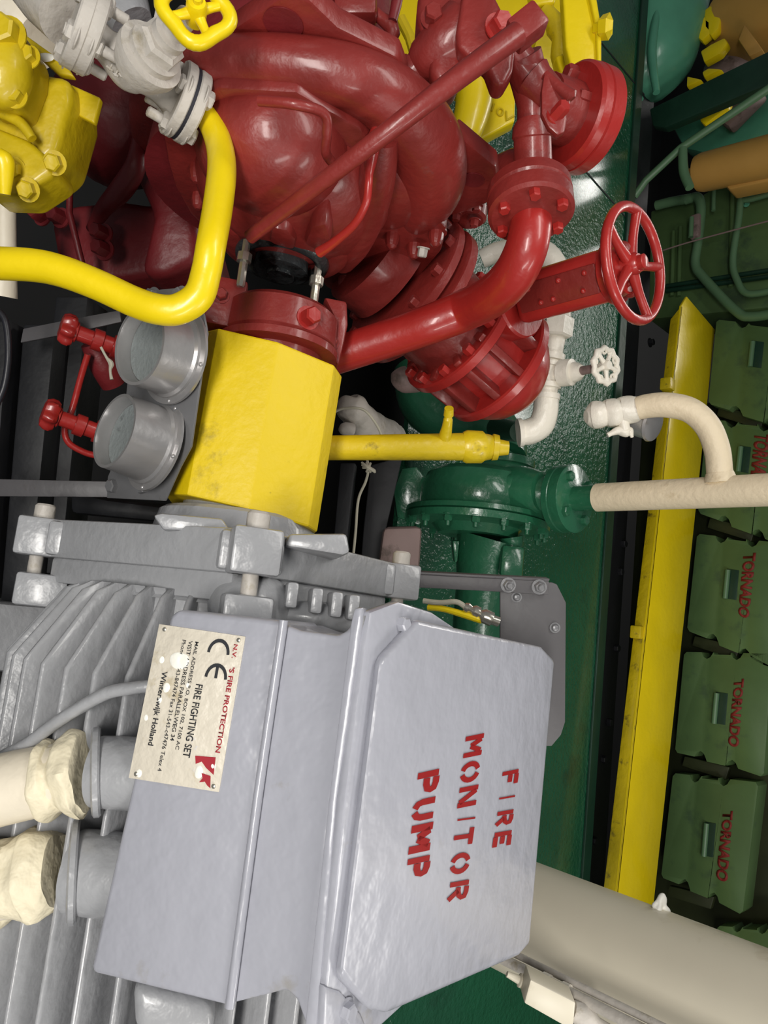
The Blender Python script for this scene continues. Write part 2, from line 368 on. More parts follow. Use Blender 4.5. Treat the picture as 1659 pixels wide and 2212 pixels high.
# upper left part of the engine: flat side with pipes
b = B(); prism(b, [PY(1405, 455, YG), PY(1400, 690, YG), PY(1760, 655, YG), PY(1760, 330, YG), PY(1600, 372, YG), PY(1500, 430, YG)], V((0, .3, 0)), .012)
ob('end_casing', b, 'egreen', eng)
for x, y0, y1 in ((1455, 500, 640), (1470, 490, 640), (1582, 400, 620)):
    b = B(); tube(b, [(PY(x, y0, YG - .01), .012), (PY(x - 4, y1, YG - .01), .012)], smooth=False, seg=10); ob('casing_rib', b, 'egreen', eng)
for pts, nm in ((((1480, 434, 10), (1505, 426, 12), (1514, 450, 12), (1508, 520, 11), (1502, 570, 11), (1520, 600, 11), (1590, 672, 11), (1625, 684, 11), (1700, 672, 11)), 'oil_pipe'),
                (((1600, 420, 8), (1596, 470, 8), (1583, 560, 8), (1592, 605, 8), (1618, 635, 8), (1700, 620, 8)), 'oil_pipe'),
                (((1418, 444, 12), (1450, 436, 12), (1495, 428, 12)), 'drain_pipe'), (((1542, 405, 5), (1541, 455, 5)), 'small_pipe')):
    ob(nm, tube(B(), [(PY(x, y, YG - .09), r * 3.4 / F) for x, y, r in pts], seg=14), 'pgreen', eng)
for a, c in (((1440, 618), (1700, 578)), ((1440, 628), (1700, 592))):
    b = B(); tube(b, [(PY(*a, YG - .03), .012), (PY(*c, YG - .03), .012)], smooth=False, seg=10); ob('casing_seam', b, 'dgreen', eng)
b = B(); box(b, PY(1505, 492, YG - .1), (EX, V((0, 1, 0)), V((0, 0, 1))), (.13, .06, .05), .01); ob('pipe_clamp', b, 'pink', eng)
b = B(); tube(b, [(PY(1494, 470, YG - .15), .012), (PY(1492, 512, YG - .15), .012)], smooth=False); ob('clamp_lever', b, 'pgreen', eng)
ob('control_wire', tube(B(), [(PY(1432, 541, YG - .16), .004), (PY(1500, 520, YG - .16), .004), (PY(1680, 472, YG - .16), .004)], seg=8), 'pink',
   label='thin brown control wire stretched across the green engine side', cat='wire')
for x, y, r in ((1610, 405, 6), (1622, 418, 5), (1640, 400, 6), (1650, 415, 7), (1612, 440, 5), (1655, 398, 5)):
    bolt(eng, PY(x, y, YG - .05), (0, -1, .4), .012, .03, 'lgreen', name='fitting')
b = B(); tube(b, [(PY(1598, 432, YG - .09), .013), (PY(1625, 430, YG - .09), .014), (PY(1690, 410, YG - .09), .014)], seg=12); ob('fuel_rail', b, 'pgreen', eng)

# ---- aft machinery seen at the top right
YM = 3.45
tm = thing('reduction_gearbox', 'rounded pale green casing at the far upper corner beside the yellow covers', 'machine', PY(1420, 120, YM))
b = B(); c = PY(1402, 28, YM - .28)
ell(b, c, (EX, V((0, 1, 0)), V((0, 0, 1))), (.50, .26, .30), lump=.035, lscale=5); ob('casing_shell', b, 'lgreen', tm)
for pts in (((1352, 30, 9), (1362, 120, 10), (1372, 180, 8)), ((1420, 20, 9), (1408, 110, 11), (1418, 200, 8)), ((1330, 60, 7), (1345, 150, 8), (1385, 215, 6))):
    ob('casing_rib', tube(B(), [(PY(x, y, YM - .46), r * 3.3 / F) for x, y, r in pts]), 'lgreen', tm)
b = B(); prism(b, [PY(1445, 262, YM), PY(1476, 320, YM), PY(1560, 340, YM), PY(1720, 300, YM), PY(1720, 130, YM), PY(1500, 215, YM)], V((0, .1, 0)), .02)
ob('lower_casing', b, 'lgreen', tm)
for cpx in ([(1480, 15), (1505, 22), (1535, 45), (1535, 70), (1515, 88), (1500, 75), (1485, 55)], [(1520, 22), (1535, 10), (1565, 12), (1552, 60), (1535, 78), (1520, 60)],
            [(1512, 110), (1535, 95), (1565, 80), (1572, 92), (1555, 115), (1520, 135)], [(1483, 163), (1515, 170), (1500, 180), (1482, 188)],
            [(1515, 155), (1530, 146), (1560, 148), (1520, 168)], [(1508, 240), (1545, 225), (1578, 208), (1572, 230), (1540, 255), (1522, 270), (1512, 262)]):
    b = B(); prism(b, [PY(x, y, YM - .25) for x, y in cpx], V((0, .05, 0)), .01); ob('shroud_flap', b, 'yellow', tm)
def far(name, label, cat, bms, group=None):
    t = thing(name, label, cat, PX and bms[0][1]); return t
ac = thing('air_cooler', 'buff coloured rounded cooler housing with a projecting hinged lug in the far corner', 'housing', PY(1600, 60, YM))
b = B(); tube(b, [(PY(1560, 35, YM - .1), .02), (PY(1568, 38, YM - .1), .15), (PY(1590, 42, YM - .1), .17), (PY(1760, 55, YM - .1), .19)], smooth=False, seg=36); ob('shell', b, 'beige', ac)
b = B(); prism(b, [PY(1594, 85, YM - .32), PY(1608, 50, YM - .32), PY(1648, 108, YM - .32), PY(1618, 122, YM - .32)], V((0, .08, 0)), .008); ob('lug', b, 'beige', ac)
fl = thing('oil_filter_canister', 'buff coloured horizontal canister above the green engine pipes', 'canister', PY(1590, 355, YG))
b = B(); tube(b, [(PY(1482, 382, 3.3), .008), (PY(1490, 380, 3.3), .035), (PY(1505, 376, 3.3), .04), (PY(1508, 375, 3.3), .085), (PY(1520, 372, 3.3), .092), (PY(1720, 325, 3.3), .10)], smooth=False, seg=30); ob('body', b, 'beige', fl)
b = B(); prism(b, [PY(1560, 395, 3.32), PY(1575, 410, 3.32), PY(1760, 370, 3.32), PY(1760, 340, 3.32)], V((0, .1, 0)), .01); ob('bracket', b, 'beige', fl)
b = B(); prism(b, [PY(1402, 235, 3.06), PY(1409, 272, 3.06), PY(1435, 276, 3.06), PY(1700, 165, 3.06), PY(1700, 90, 3.06)], V((0, .05, 0)), .01)
ob('cross_beam', b, 'dgreen', label='wide black green beam slanting in front of the yellow flaps', cat='beam')
ob('handrail', tube(B(), [(PY(1370, 425, 3.03), .017), (PY(1395, 390, 3.03), .017), (PY(1470, 320, 3.03), .017), (PY(1700, 165, 3.03), .018)], smooth=False, seg=14), 'pgreen',
   label='thin pale green rail slanting below the wide dark beam', cat='rail')
ob('vent_hose', tube(B(), [(PY(1475, 322, 3.03), .02), (PY(1477, 370, 3.03), .022), (PY(1490, 405, 3.03), .02)], seg=12), 'pgreen', label='short grey green pipe dropping from the thin rail past the buff canister', cat='pipe')
ob('cable', tube(B(), [(PY(1662, 170, 3.5), .016), (PY(1648, 230, 3.5), .016), (PY(1630, 300, 3.5), .016), (PY(1622, 330, 3.5), .016)], seg=12), 'rubber', label='black cable hanging behind the buff canister', cat='cable')
b = B(); ell(b, PY(1580, 135, YM - .06), (EX, V((0, 1, 0)), V((0, 0, 1))), (.09, .05, .14), lump=.02); ob('actuator', b, 'pink', label='dark purplish grey casting between yellow flaps and slanting beam', cat='machine part')
b = B(); box(b, PY(1600, 232, YM - .1), (V((.8, 0, .6)), V((0, 1, 0)), V((-.6, 0, .8))), (.13, .08, .2), .02); ob('bracket_block', b, 'pink', label='dark brownish block under the thin green rail', cat='machine part')

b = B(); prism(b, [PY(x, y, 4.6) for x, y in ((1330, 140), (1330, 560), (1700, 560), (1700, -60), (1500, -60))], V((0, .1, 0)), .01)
ob('shade_sheet_aft', b, 'dark', kind='structure')  # dark sheet added to stand in for the unlit void
# ================================================================== COLUMN and bits at the lower right
cb = P(1340, 2075, 1.62)
c0 = V((cb.x, cb.y, 0.0)); r = 128 * 1.62 / F
cl = thing('support_column', 'thick round cream painted column standing behind the stencilled box', 'column', c0)
b = B(); cyl(b, c0, V((cb.x, cb.y, 2.9)), r, seg=64); ob('shaft', b, 'column', cl)
b = B(); pp = PP(1428, 1957, cb, CF); ell(b, P(1428, 1960, 1.6), (EX, V((0, 1, 0)), V((0, 0, 1))), (.02, .02, .012), lump=.012, lscale=60); ob('paint_lump', b, 'blob', cl)
# ================================================================== ELECTRIC MOTOR (axis frame s, p, q)
mot = thing('electric_motor', 'large grey electric motor with long cooling fins lying under the stencilled box', 'motor', A(.3, 0, -.27))
def radv(f): return EP * math.cos(f) + EQ * math.sin(f)
def finned(s0, s1):
    b = B(); NF = 42; R = []
    st = [(s0, .190, .188), (s0 + .012, .212, .180), (s0 + .09, .262, .180), (s0 + .10, .268, .180), (s1, .268, .180)]
    for s, ro, ri in st:
        ring = []
        for k in range(NF):
            f0 = 2 * math.pi * k / NF; w = 2 * math.pi / NF
            for df, rr in ((.0, ri), (.46, ri), (.50, ri + (ro - ri) * .3), (.54, ro - .003 if ro > ri + .006 else ro), (.60, ro), (.68, ro), (.74, ro - .003 if ro > ri + .006 else ro), (.80, ri + (ro - ri) * .3), (.9, ri)):
                ring.append(A(s, .005, 0) + radv(f0 + w * df) * rr)
        R.append(ring)
    return rings(b, R)
ob('finned_housing', finned(.055, 1.1), 'grey', mot, smooth=50)
# drive end shield: cover with ears
b = B(); lathe(b, A(.012, .01, 0), EX, [(-.075, .105), (-.07, .112), (-.045, .118), (-.035, .15), (-.015, .158), (.03, .16), (.055, .19)], 64)
EAR = [radv(math.radians(dg)) * .236 for dg in (176, 83, 0, 270)]
for k in range(4):
    e0_, e1_ = EAR[k], EAR[(k + 1) % 4]; dv = (e1_ - e0_); nn = EX.cross(dv).normalized(); mid = (e0_ + e1_) / 2
    if nn.dot(mid) < 0: nn = -nn
    box(b, A(.004, .005, 0) + mid - nn * .006, (EX, dv, nn), (.052, dv.length, .05), .004)
    box(b, A(.046, .005, 0) + mid * .99 - nn * .012, (EX, dv, nn), (.034, dv.length * .92, .05), .004)
ob('end_shield', b, 'grey', mot)
b = B(); lathe(b, A(0.01, .02, 0), EX, [(-.115, .07), (-.11, .088), (-.075, .092), (-.06, .10)], 48); ob('bearing_cap', b, 'grey', mot)
for dg in (83, 176, 0, 270):
    f = math.radians(dg); rv = radv(f); tv = EX.cross(rv).normalized()
    b = B(); box(b, A(.004, 0.005, 0) + rv * .250, (EX, rv, tv), (.052, .066, .056), .0045)
    box(b, A(.004, 0.005, 0) + rv * .222, (EX, rv, tv), (.046, .04, .075), .005); ob('mounting_ear', b, 'grey', mot)
    b = B(); box(b, A(.075, 0.005, 0) + rv * .240, (EX, rv, tv), (.044, .066, .056), .005); ob('housing_ear', b, 'grey', mot)
    b = B(); lathe(b, A(-.042, 0.005, 0) + rv * .256, EX, [(0, .011), (.003, .0135), (.020, .0135), (.022, .0095), (.095, .0095)], 14); ob('ear_bolt', b, 'brass' if False else 'valve', mot)
# ribs between the ears on the shield, lifting lug, web holes
b = B(); prism(b, [PP(x, y, A(0, 0, .24), EQ) for x, y in ((624, 1153), (750, 1152), (757, 1195), (740, 1200), (615, 1180))], -EQ * .1, .005); ob('lifting_lug', b, 'grey', mot)
for x, y in ((628, 1286), (680, 1298), (722, 1306), (758, 1312)):
    b = B(); box(b, PP(x, y, A(0, 0, .225), EQ), (EX, EP, EQ), (.03, .014, .05), .004); ob('web_rib', b, 'grey', mot)
b = B(); prism(b, [PP(x, y, A(0, 0, .19), EQ) for x, y in ((330, 1112), (350, 1108), (480, 1120), (500, 1150), (352, 1145))], -EQ * .06, .004); ob('shield_step', b, 'grey', mot)
b = B(); ell(b, PP(540, 1310, A(0, 0, .20), EQ), (EX, EP, EQ), (.045, .05, .05)); ob('drain_boss', b, 'grey', mot)
b = B(); ell(b, PP(690, 1335, A(0, 0, .2), EQ), (EX, EP, EQ), (.02, .06, .03)); ob('eye_boss', b, 'grey', mot)
b = B(); box(b, A(.66, .03, .265), (EX, EP, EQ), (.14, .12, .07), .012); ob('terminal_pedestal', b, 'grey', mot)
# dark core so nothing shows through
# feet and skid under the motor
for s in (.15, .75):
    b = B(); box(b, V((A0.x + s, A0.y, .43)), (EX, V((0, 1, 0)), V((0, 0, 1))), (.10, .46, .10), .01); ob('foot', b, 'grey', mot)

# ================================================================== TERMINAL BOX
D60 = V((0, math.cos(math.radians(60)), math.sin(math.radians(60)))); NFc = D60.cross(EX).normalized()
Bp = P(555, 1700, .70)
if NFc.dot(CAM - Bp) < 0: NFc = -NFc
DL = V((0, math.cos(math.radians(-10)), math.sin(math.radians(-10)))); NL = DL.cross(EX).normalized()
if NL.z < 0: NL = -NL
def FPx(x, y, off=0): return PP(x, y, Bp + NFc * off, NFc)
Dp = FPx(790, 1700)
def LP(x, y, off=0): return PP(x, y, Dp + NL * off, NL)
tb = thing('terminal_box', 'pale grey cast terminal box on top of the motor, stencilled FIRE MONITOR PUMP in red', 'junction box', Bp - NFc * .15)
b = B(); prism(b, [FPx(x, y) for x, y in ((384, 1316), (612, 1341), (494, 2176), (196, 2103), (196, 2085), (366, 1330))], -NFc * .10, .010, 3)
ob('box_body', b, 'box', tb)
b = B(); prism(b, [FPx(x, y, -.006) for x, y in ((600, 1343), (650, 1362), (730, 1372), (752, 1360), (768, 1312), (782, 1322), (722, 1735), (668, 2240), (640, 2160), (618, 2140), (490, 2172))], -NFc * .12, .008, 3)
ob('box_neck', b, 'box', tb)
b = B(); tube(b, [(FPx(613, 1340, .0), .0045), (FPx(560, 1700, .0), .0045), (FPx(496, 2176, .0), .0045)], seg=12); ob('seam_ridge', b, 'box', tb)
b = B(); prism(b, [FPx(x, y, .006) for x, y in ((764, 1314), (783, 1310), (781, 1340), (727, 1735), (682, 2240), (655, 2240), (708, 1735), (757, 1345))], -NFc * .02, .003); ob('box_flange', b, 'box', tb)
b = B(); prism(b, [FPx(x, y, .001) for x, y in ((780, 1330), (790, 1330), (745, 1700), (700, 2230), (672, 2230), (724, 1735))], -NFc * .02); ob('gasket', b, 'steel', tb)
# lid: rim plate and pressed pan
lid = B(); prism(lid, [LP(x, y, -.012) for x, y in ((800, 1322), (862, 1299), (935, 1322), (1080, 1420), (1050, 2010), (800, 2240), (692, 2240), (744, 1735), (788, 1400))], -NL * .012, .004)
lo = ob('box_lid', lid, 'box', tb)
def pan(pts, h, bot):
    b = B(); t = [b.verts.new(LP(x, y)) for x, y in pts]; q = [b.verts.new(LP(x, y, -h)) for x, y in bot]
    b.faces.new(t); b.faces.new(q[::-1]); n = len(t)
    for i in range(n): b.faces.new((t[i], q[i], q[(i + 1) % n], t[(i + 1) % n]))
    bmesh.ops.recalc_face_normals(b, faces=b.faces); bev(b, .007, 3, 12); return b
T = [(822, 1425), (905, 1337), (1172, 1394), (1200, 1424), (1146, 2040), (1122, 2068), (832, 2194), (793, 2184), (735, 2108)]
Q = [(806, 1422), (880, 1338), (1150, 1400), (1182, 1430), (1130, 2030), (1105, 2056), (828, 2178), (785, 2170), (718, 2112)]
ob('lid_pan', pan(T, .016, Q), 'box', tb)
b = B(); prism(b, [LP(x, y, -.010) for x, y in ((704, 2130), (735, 2140), (780, 2190), (800, 2240), (696, 2240))], -NL * .01, .003); ob('lid_ear', b, 'box', tb)
bolt(lo, LP(866, 1348, -.012), NL, .0075, .010, 'box', name='lid_screw')
bolt(lo, LP(748, 2185, -.010), NL, .0085, .009, 'box', name='lid_screw')
# stencilled words
def arc(cx, cy, rx, ry, a0, a1, n=9): return [(cx + rx * math.cos(math.radians(a0 + (a1 - a0) * i / n)), cy + ry * math.sin(math.radians(a0 + (a1 - a0) * i / n))) for i in range(n + 1)]
G = {'F': [[(.15, 0), (.15, 1)], [(.30, .92), (.95, .92)], [(.30, .52), (.8, .52)]], 'I': [[(.5, 0), (.5, 1)]],
 'R': [[(.15, 0), (.15, 1)], [(.33, .92), (.6, .92), (.82, .85), (.85, .68), (.75, .54), (.5, .47), (.33, .47)], [(.5, .47), (.9, 0)]],
 'E': [[(.15, 0), (.15, 1)], [(.3, .92), (.9, .92)], [(.3, .5), (.75, .5)], [(.3, .08), (.9, .08)]],
 'M': [[(.08, 0), (.08, 1)], [(.92, 0), (.92, 1)], [(.22, .9), (.48, .35)], [(.52, .35), (.78, .9)]],
 'O': [arc(.5, .5, .38, .44, 105, 255), arc(.5, .5, .38, .44, -75, 75)], 'N': [[(.12, 0), (.12, 1)], [(.88, 0), (.88, 1)], [(.25, .92), (.75, .08)]],
 'T': [[(.5, 0), (.5, .82)], [(.05, .92), (.95, .92)]], 'P': [[(.15, 0), (.15, 1)], [(.33, .92), (.6, .92), (.85, .85), (.9, .7), (.85, .54), (.6, .46), (.33, .46)]],
 'U': [[(.14, 1), (.14, .4), (.2, .2), (.4, .07)], [(.6, .07), (.8, .2), (.86, .4), (.86, 1)]]}
def word(w, boxes, wd, mat='stencil'):
    b = B()
    for ch, q in zip(w, boxes):
        strokes(b, G[ch], [LP(x, y) for x, y in q], NL, wd)
    return ob('stencil_word', b, mat, lo, smooth=0)
def lt(x0, y0, x1, y1, sl):   # one letter cell: x0 base, x1 top (photo x), y from y0 to y1, sl = shift of base along y
    return [(x0, y0 + sl), (x0 - (y1 - y0) * .14, y1 + sl), (x1 - (y1 - y0) * .14, y1), (x1, y0)]
word('FIRE', [lt(1085, 1660, 1119, 1692, 7), lt(1078, 1712, 1112, 1726, 6), lt(1074, 1747, 1108, 1780, 6), lt(1068, 1792, 1104, 1828, 6)], .26)
word('MONITOR', [lt(1005, 1585, 1044, 1628, 8), lt(998, 1640, 1036, 1686, 8), lt(992, 1694, 1032, 1738, 8), lt(988, 1758, 1026, 1774, 5), lt(982, 1784, 1022, 1824, 6), lt(976, 1838, 1015, 1884, 7), lt(972, 1898, 1012, 1942, 7)], .24)
word('PUMP', [lt(902, 1660, 947, 1706, 10), lt(894, 1720, 939, 1766, 10), lt(888, 1778, 934, 1832, 10), lt(880, 1846, 927, 1888, 10)], .30)
# nameplate
def NPq(cs, off=0.0): return [FPx(x, y, off) for x, y in cs]
NQ = [(345, 1348), (279, 1680), (474, 1711), (531, 1375)]   # LL, LR, UR, UL in reading direction
b = B(); prism(b, NPq(NQ), NFc * .0012, .0004); plo = ob('nameplate', b, 'plate', tb, label='stained ivory nameplate with red and black print')
nq = NPq(NQ, .0012)
def cell(a0, b0, a1, b1, sk=0): return [bil(nq, a0, b0), bil(nq, a1, b0), bil(nq, a1, b1), bil(nq, a0, b1)]
for tx, c, mt, bo in (("N.V.", (.06, .885, .15, .93), 'inkred', .02), ("'S FIRE PROTECTION", (.21, .885, .76, .94), 'inkred', .02), ('FIRE FIGHTING SET', (.35, .545, .82, .625), 'ink', .01),
                  ('MAIL ADDRESS P.O. BOX 102, 7100 AC', (.08, .445, .78, .49), 'ink', .005), ('VISIT ADDRESS PARALLELWEG 34', (.08, .375, .73, .42), 'ink', .005),
                  ('Phone 31-543-847474 Fax 31-543-c47476 Telex 4', (.08, .30, .93, .345), 'ink', .0), ('Winterswijk Holland', (.30, .12, .78, .20), 'ink', .015)):
    text(tx, cell(*c), mt, plo, NFc, lift=.0003, th=.0002, name='printed_line', bold=bo)
b = B(); strokes(b, [arc(.5, .5, .5, .5, 90, 270, 14)], cell(.05, .62, .22, .84), NFc, .14, lift=.0003, th=.0002)
strokes(b, [arc(.5, .5, .5, .5, 90, 270, 14), [(0.05, .5), (.5, .5)]], cell(.21, .64, .38, .86), NFc, .14, lift=.0003, th=.0002); ob('printed_mark', b, 'ink', plo, smooth=0)
b = B()
for pl in ([(.80, .68), (.79, .90), (.90, .91), (.865, .82), (.83, .76), (.85, .70)], [(.90, .78), (.91, .88), (.985, .90), (.97, .86), (.95, .83), (.96, .77), (.93, .80)]):
    prism(b, [bil(nq, a, c) + NFc * .0003 for a, c in pl], NFc * .0002)
ob('printed_emblem', b, 'inkred', plo, smooth=0)
for a, c in ((.03, .07), (.03, .93), (.97, .07), (.97, .93)):
    b = B(); lathe(b, bil(nq, a, c), NFc, [(0, .0024), (.0008, .0022), (.0014, .001)], 12); ob('rivet', b, 'brass', plo)
b = B(); ell(b, FPx(388, 1427, .0012), (EX, D60, NFc), (.009, .011, .0012), lump=.002, lscale=90); ob('paint_splash', b, 'blob', plo)
for x, y, rr in ((350, 1425, .004), (405, 1480, .0025), (360, 1485, .005), (315, 1550, .003), (345, 1512, .003), (430, 1668, .006), (460, 1655, .004), (300, 1700 - 30, .004)):
    b = B(); ell(b, FPx(x, y, .0012), (EX, D60, NFc), (rr, rr * .8, .0007), rn=8, seg=14, lump=.001, lscale=120); ob('paint_splash', b, 'blob', plo)
# cable entries
for i, (x0, y0, x1, y1, rr) in enumerate(((310, 1672, 214, 1666, 76), (262, 1892, 166, 1880, 86))):
    d0 = .775; pa, pb = P(x0, y0, d0), P(x1, y1, d0 + .005)
    ax = (pb - pa).normalized(); r = rr * d0 / F
    b = B(); lathe(b, pa, ax, [(-.03, r), ((pb - pa).length * .55, r), ((pb - pa).length * .6, r * 1.0), ((pb - pa).length, r * .98)], 40); g = ob('cable_gland', b, 'grey', tb)
    ax2 = (P(x1 - 34, y1 + 4, d0 - .0) - pb).normalized()
    b = B(); lathe(b, pb - ax2 * .002 , ax2 * 1 + V((0, 0, 0)), [(0, r * 1.18), (.002, r * 1.24), (.007, r * 1.24), (.009, r * 1.16)], 40); ob('gland_flange', b, 'grey', g)

def conduit(label, pts, band, cat='conduit'):
    t = thing('cable_conduit', label, cat, P(pts[0][0], pts[0][1], pts[0][2]), group=None)
    ob('pipe', ptube(pts), 'cream', t)
    ob('putty_collar', ptube(band, lump=.006, lscale=50, seg=36, k=10), 'putty', t, label='lumpy cream putty collar')
conduit('cream conduit with putty collar entering the box below the nameplate, upper of the two',
        [(-90, 1730, .80, 76), (0, 1706, .79, 76), (90, 1686, .785, 74), (160, 1672, .785, 70)],
        [(84, 1686, .785, 66), (96, 1685, .785, 84), (118, 1682, .785, 80), (134, 1678, .785, 72), (150, 1674, .785, 84), (172, 1668, .785, 90), (186, 1666, .785, 80)])
conduit('thick cream putty wrapped conduit at the lower of the two box entries',
        [(-90, 1930, .81, 76), (-30, 1914, .80, 76), (60, 1890, .79, 76), (120, 1880, .79, 70)],
        [(-40, 1914, .80, 78), (-20, 1908, .80, 92), (10, 1900, .80, 80), (40, 1894, .79, 84), (70, 1888, .79, 94), (100, 1882, .79, 88), (124, 1878, .79, 74)])
ob('grey_cable', ptube([(330, 1482, .775, 14), (290, 1486, .775, 14), (235, 1496, .78, 14), (180, 1524, .785, 14), (120, 1562, .79, 14), (60, 1606, .80, 14), (0, 1640, .82, 14), (-60, 1700, .84, 14)]), 'grey',
   label='thin grey cable curving from the nameplate edge across the fins', cat='cable')

# ================================================================== COUPLING GUARD
cg = thing('coupling_guard', 'scuffed yellow folded sheet guard over the coupling between motor and pump', 'guard', A(-.22, 0, -.12))
sec = [(-.122, .036), (-.086, .088), (-.002, .103), (.082, .076), (.098, .040), (.096, -.12), (-.118, -.12)]
b = B(); prism(b, [A(-.062 + p * .12, p + .026, q) for p, q in sec], EX * -.238 + EP * .008, .003, 2)
ob('guard_shell', b, 'gyellow', cg, smooth=12)

# ================================================================== RED PUMP
pm = thing('fire_pump', 'large dark red volute pump with a bolted domed cover and shaft to the yellow guard', 'pump', A(-.65, 0, -.3))
b = B(); lathe(b, A(0, .034, 0), EX, [(-.390, .03), (-.387, .076), (-.379, .085), (-.336, .087), (-.332, .083), (-.329, .091), (-.318, .091), (-.315, .07), (-.30, .068), (-.295, .03)], 48)
ob('bearing_housing', b, 'red', pm)
b = B(); lathe(b, A(0, .022, 0), EX, [(-.56, .024), (-.44, .022)], 28); ob('shaft', b, 'grease', pm, label='greasy bare steel shaft')
b = B(); lathe(b, A(0, .022, 0), EX, [(-.49, .040), (-.452, .042), (-.448, .042), (-.446, .03)], 36); ob('packing_gland', b, 'grease', pm)
for p, q in ((-.033, .022), (.078, -.01)):
    b = B(); lathe(b, A(-.468, p, q + .02), EX, [(0, .006), (.02, .006), (.021, .011), (.034, .011), (.035, .0065), (.070, .0065), (.073, .005)], 8); ob('gland_stud', b, 'brass', pm)
bolt(pm, A(-.352, .070, .080), A(0, .4, .9) - A0, .013, .022, 'red2', name='grease_plug')
for sg, x, y in ((-1, 478, 655), (1, 735, 745)):
    pass
b = B(); box(b, PP(478, 660, A(0, 0, .02), EQ), (EX, EP, EQ), (.075, .07, .04), .005); ob('bearing_bracket', b, 'red', pm)
bolt(pm, PP(478, 638, A(0, 0, .042), EQ), EQ, .009, .012, 'red')
b = B(); prism(b, [PP(x, y, A(0, 0, .0), EQ) for x, y in ((700, 640), (750, 650), (752, 700), (732, 790), (712, 770), (725, 690))], -EQ * .04, .005); ob('bearing_bracket', b, 'red', pm)
bolt(pm, PP(716, 740, A(0, 0, .004), EQ), EQ, .009, .012, 'red')
# cover plate
SP = -.555
outl = [(352, 285), (362, 350), (378, 405), (410, 462), (460, 512), (510, 538), (520, 555), (590, 540), (660, 565), (705, 622), (760, 650), (830, 646), (905, 600), (952, 545), (965, 495), (925, 450), (850, 380), (780, 280), (640, 200), (470, 190), (380, 230)]
b = B(); prism(b, [PS(x, y, SP) for x, y in outl], EX * -.035, .006, 2); ob('cover_flange', b, 'red', pm)
b = B(); cc = PS(638, 400, SP - .01)
ell(b, cc, (EX, EP, EQ), (.105, .148, .150), 48, 30); ob('casing_dome', b, 'red', pm)
b = B(); ell(b, PS(590, 325, SP + .005) , (EX, EP, EQ), (.085, .105, .10), 40, 24); ob('dome_boss', b, 'red', pm)
b = B(); prism(b, [PS(x, y, SP + .10) for x, y in ((672, 492), (704, 486), (716, 522), (690, 548), (655, 530))], EX * -.06, .008); ob('rib', b, 'red', pm)
b = B(); prism(b, [PS(x, y, SP + .10) for x, y in ((586, 492), (622, 500), (640, 520), (636, 545), (580, 528))], EX * -.06, .008); ob('rib', b, 'red', pm)
ob('rib', tube(B(), [(PS(x, y, SP + s), r * .00068) for x, y, s, r in ((826, 300, .0, 30), (815, 380, .02, 38), (792, 460, .03, 42), (762, 520, .04, 44), (738, 555, .03, 40))]), 'red', pm)
b = B(); lathe(b, A(-.486, .022, 0), EX, [(0, .10), (.006, .094), (.012, .080), (.013, .03)], 48); ob('stuffing_box', b, 'red', pm)
b = B(); ringt(b, A(-.470, .022, .0), EX, .062, .011, 48, 12); ob('stuffing_ring', b, 'grease', pm, label='greasy dark ring round the shaft')
ob('cast_ridge', tube(B(), [(PS(x, y, SP + o), .006) for x, y, o in ((560, 218, .052), (640, 226, .058), (700, 246, .05), (706, 290, .06), (704, 330, .07), (722, 356, .07))]), 'red', pm)
for x, y in ((428, 362), (432, 422), (540, 470), (692, 548), (745, 600), (802, 612), (832, 577), (896, 530), (943, 503), (848, 508)):
    bolt(pm, PS(x, y, SP), EX, .0125, .028, 'red', name='cover_bolt', dome=True)
bolt(pm, PS(838, 585, SP + .02), V((1, .2, -.3)), .010, .02, 'valve', name='cover_nut', label='bare grey nut')
bolt(pm, PS(914, 538, SP + .02), V((1, .2, -.3)), .008, .015, 'valve', name='cover_nut', label='bare grey nut')
# volute
vol = [(345, 330, -.76, 50), (335, 250, -.72, 54), (350, 190, -.66, 54), (390, 160, -.62, 54), (450, 142, -.60, 54), (540, 136, -.60, 56), (640, 143, -.60, 60), (760, 170, -.60, 66), (850, 222, -.60, 74), (912, 300, -.60, 82), (925, 380, -.60, 82), (905, 440, -.60, 66), (885, 475, -.60, 40)]
def pS(l): return [(PS(x, y, s), r * PX(PS(x, y, s))[2] / F) for x, y, s, r in l]
ob('volute', tube(B(), pS(vol), seg=36), 'red', pm)
b = B(); lathe(b, A(0, 0, 0), EX, [(-.95, .06), (-.94, .14), (-.72, .19), (-.57, .20)], 48); ob('casing_body', b, 'dred', pm)
b = B(); ell(b, PS(850, 400, -.59), (EX, EP, EQ), (.05, .06, .10)); ob('discharge_bulge', b, 'red', pm)
# lifting lugs
for pts, hx in (([(440, 105), (600, 0), (640, -20), (668, 0), (730, 60), (860, 125), (880, 180), (700, 130), (540, 120)], (612, 50, .024)),
                ([(985, 290), (1072, 362), (1075, 400), (1055, 440), (1000, 462), (960, 470), (950, 380)], (1022, 388, .018))):
    b = B(); prism(b, [PS(x, y, -.625) for x, y in pts], EX * -.03, .006); l = ob('lifting_lug', b, 'red', pm)
    b = B(); lathe(b, PS(hx[0], hx[1], -.6245), EX, [(0, hx[2]), (.0012, hx[2]), (.0013, hx[2] * .8)], 28); ob('lug_hole', b, 'dred', l)
# small flange by the right lug
b = B(); c = PS(1010, 460, -.68); lathe(b, c - EX * .01, EX, [(0, .035), (.02, .035), (.024, .03)], 32); ob('vent_flange', b, 'red', pm)
for dx, dy in ((-25, 5), (20, -15), (15, 18)): bolt(pm, PS(1010 + dx, 460 + dy, -.655), EX, .008, .012, 'red')
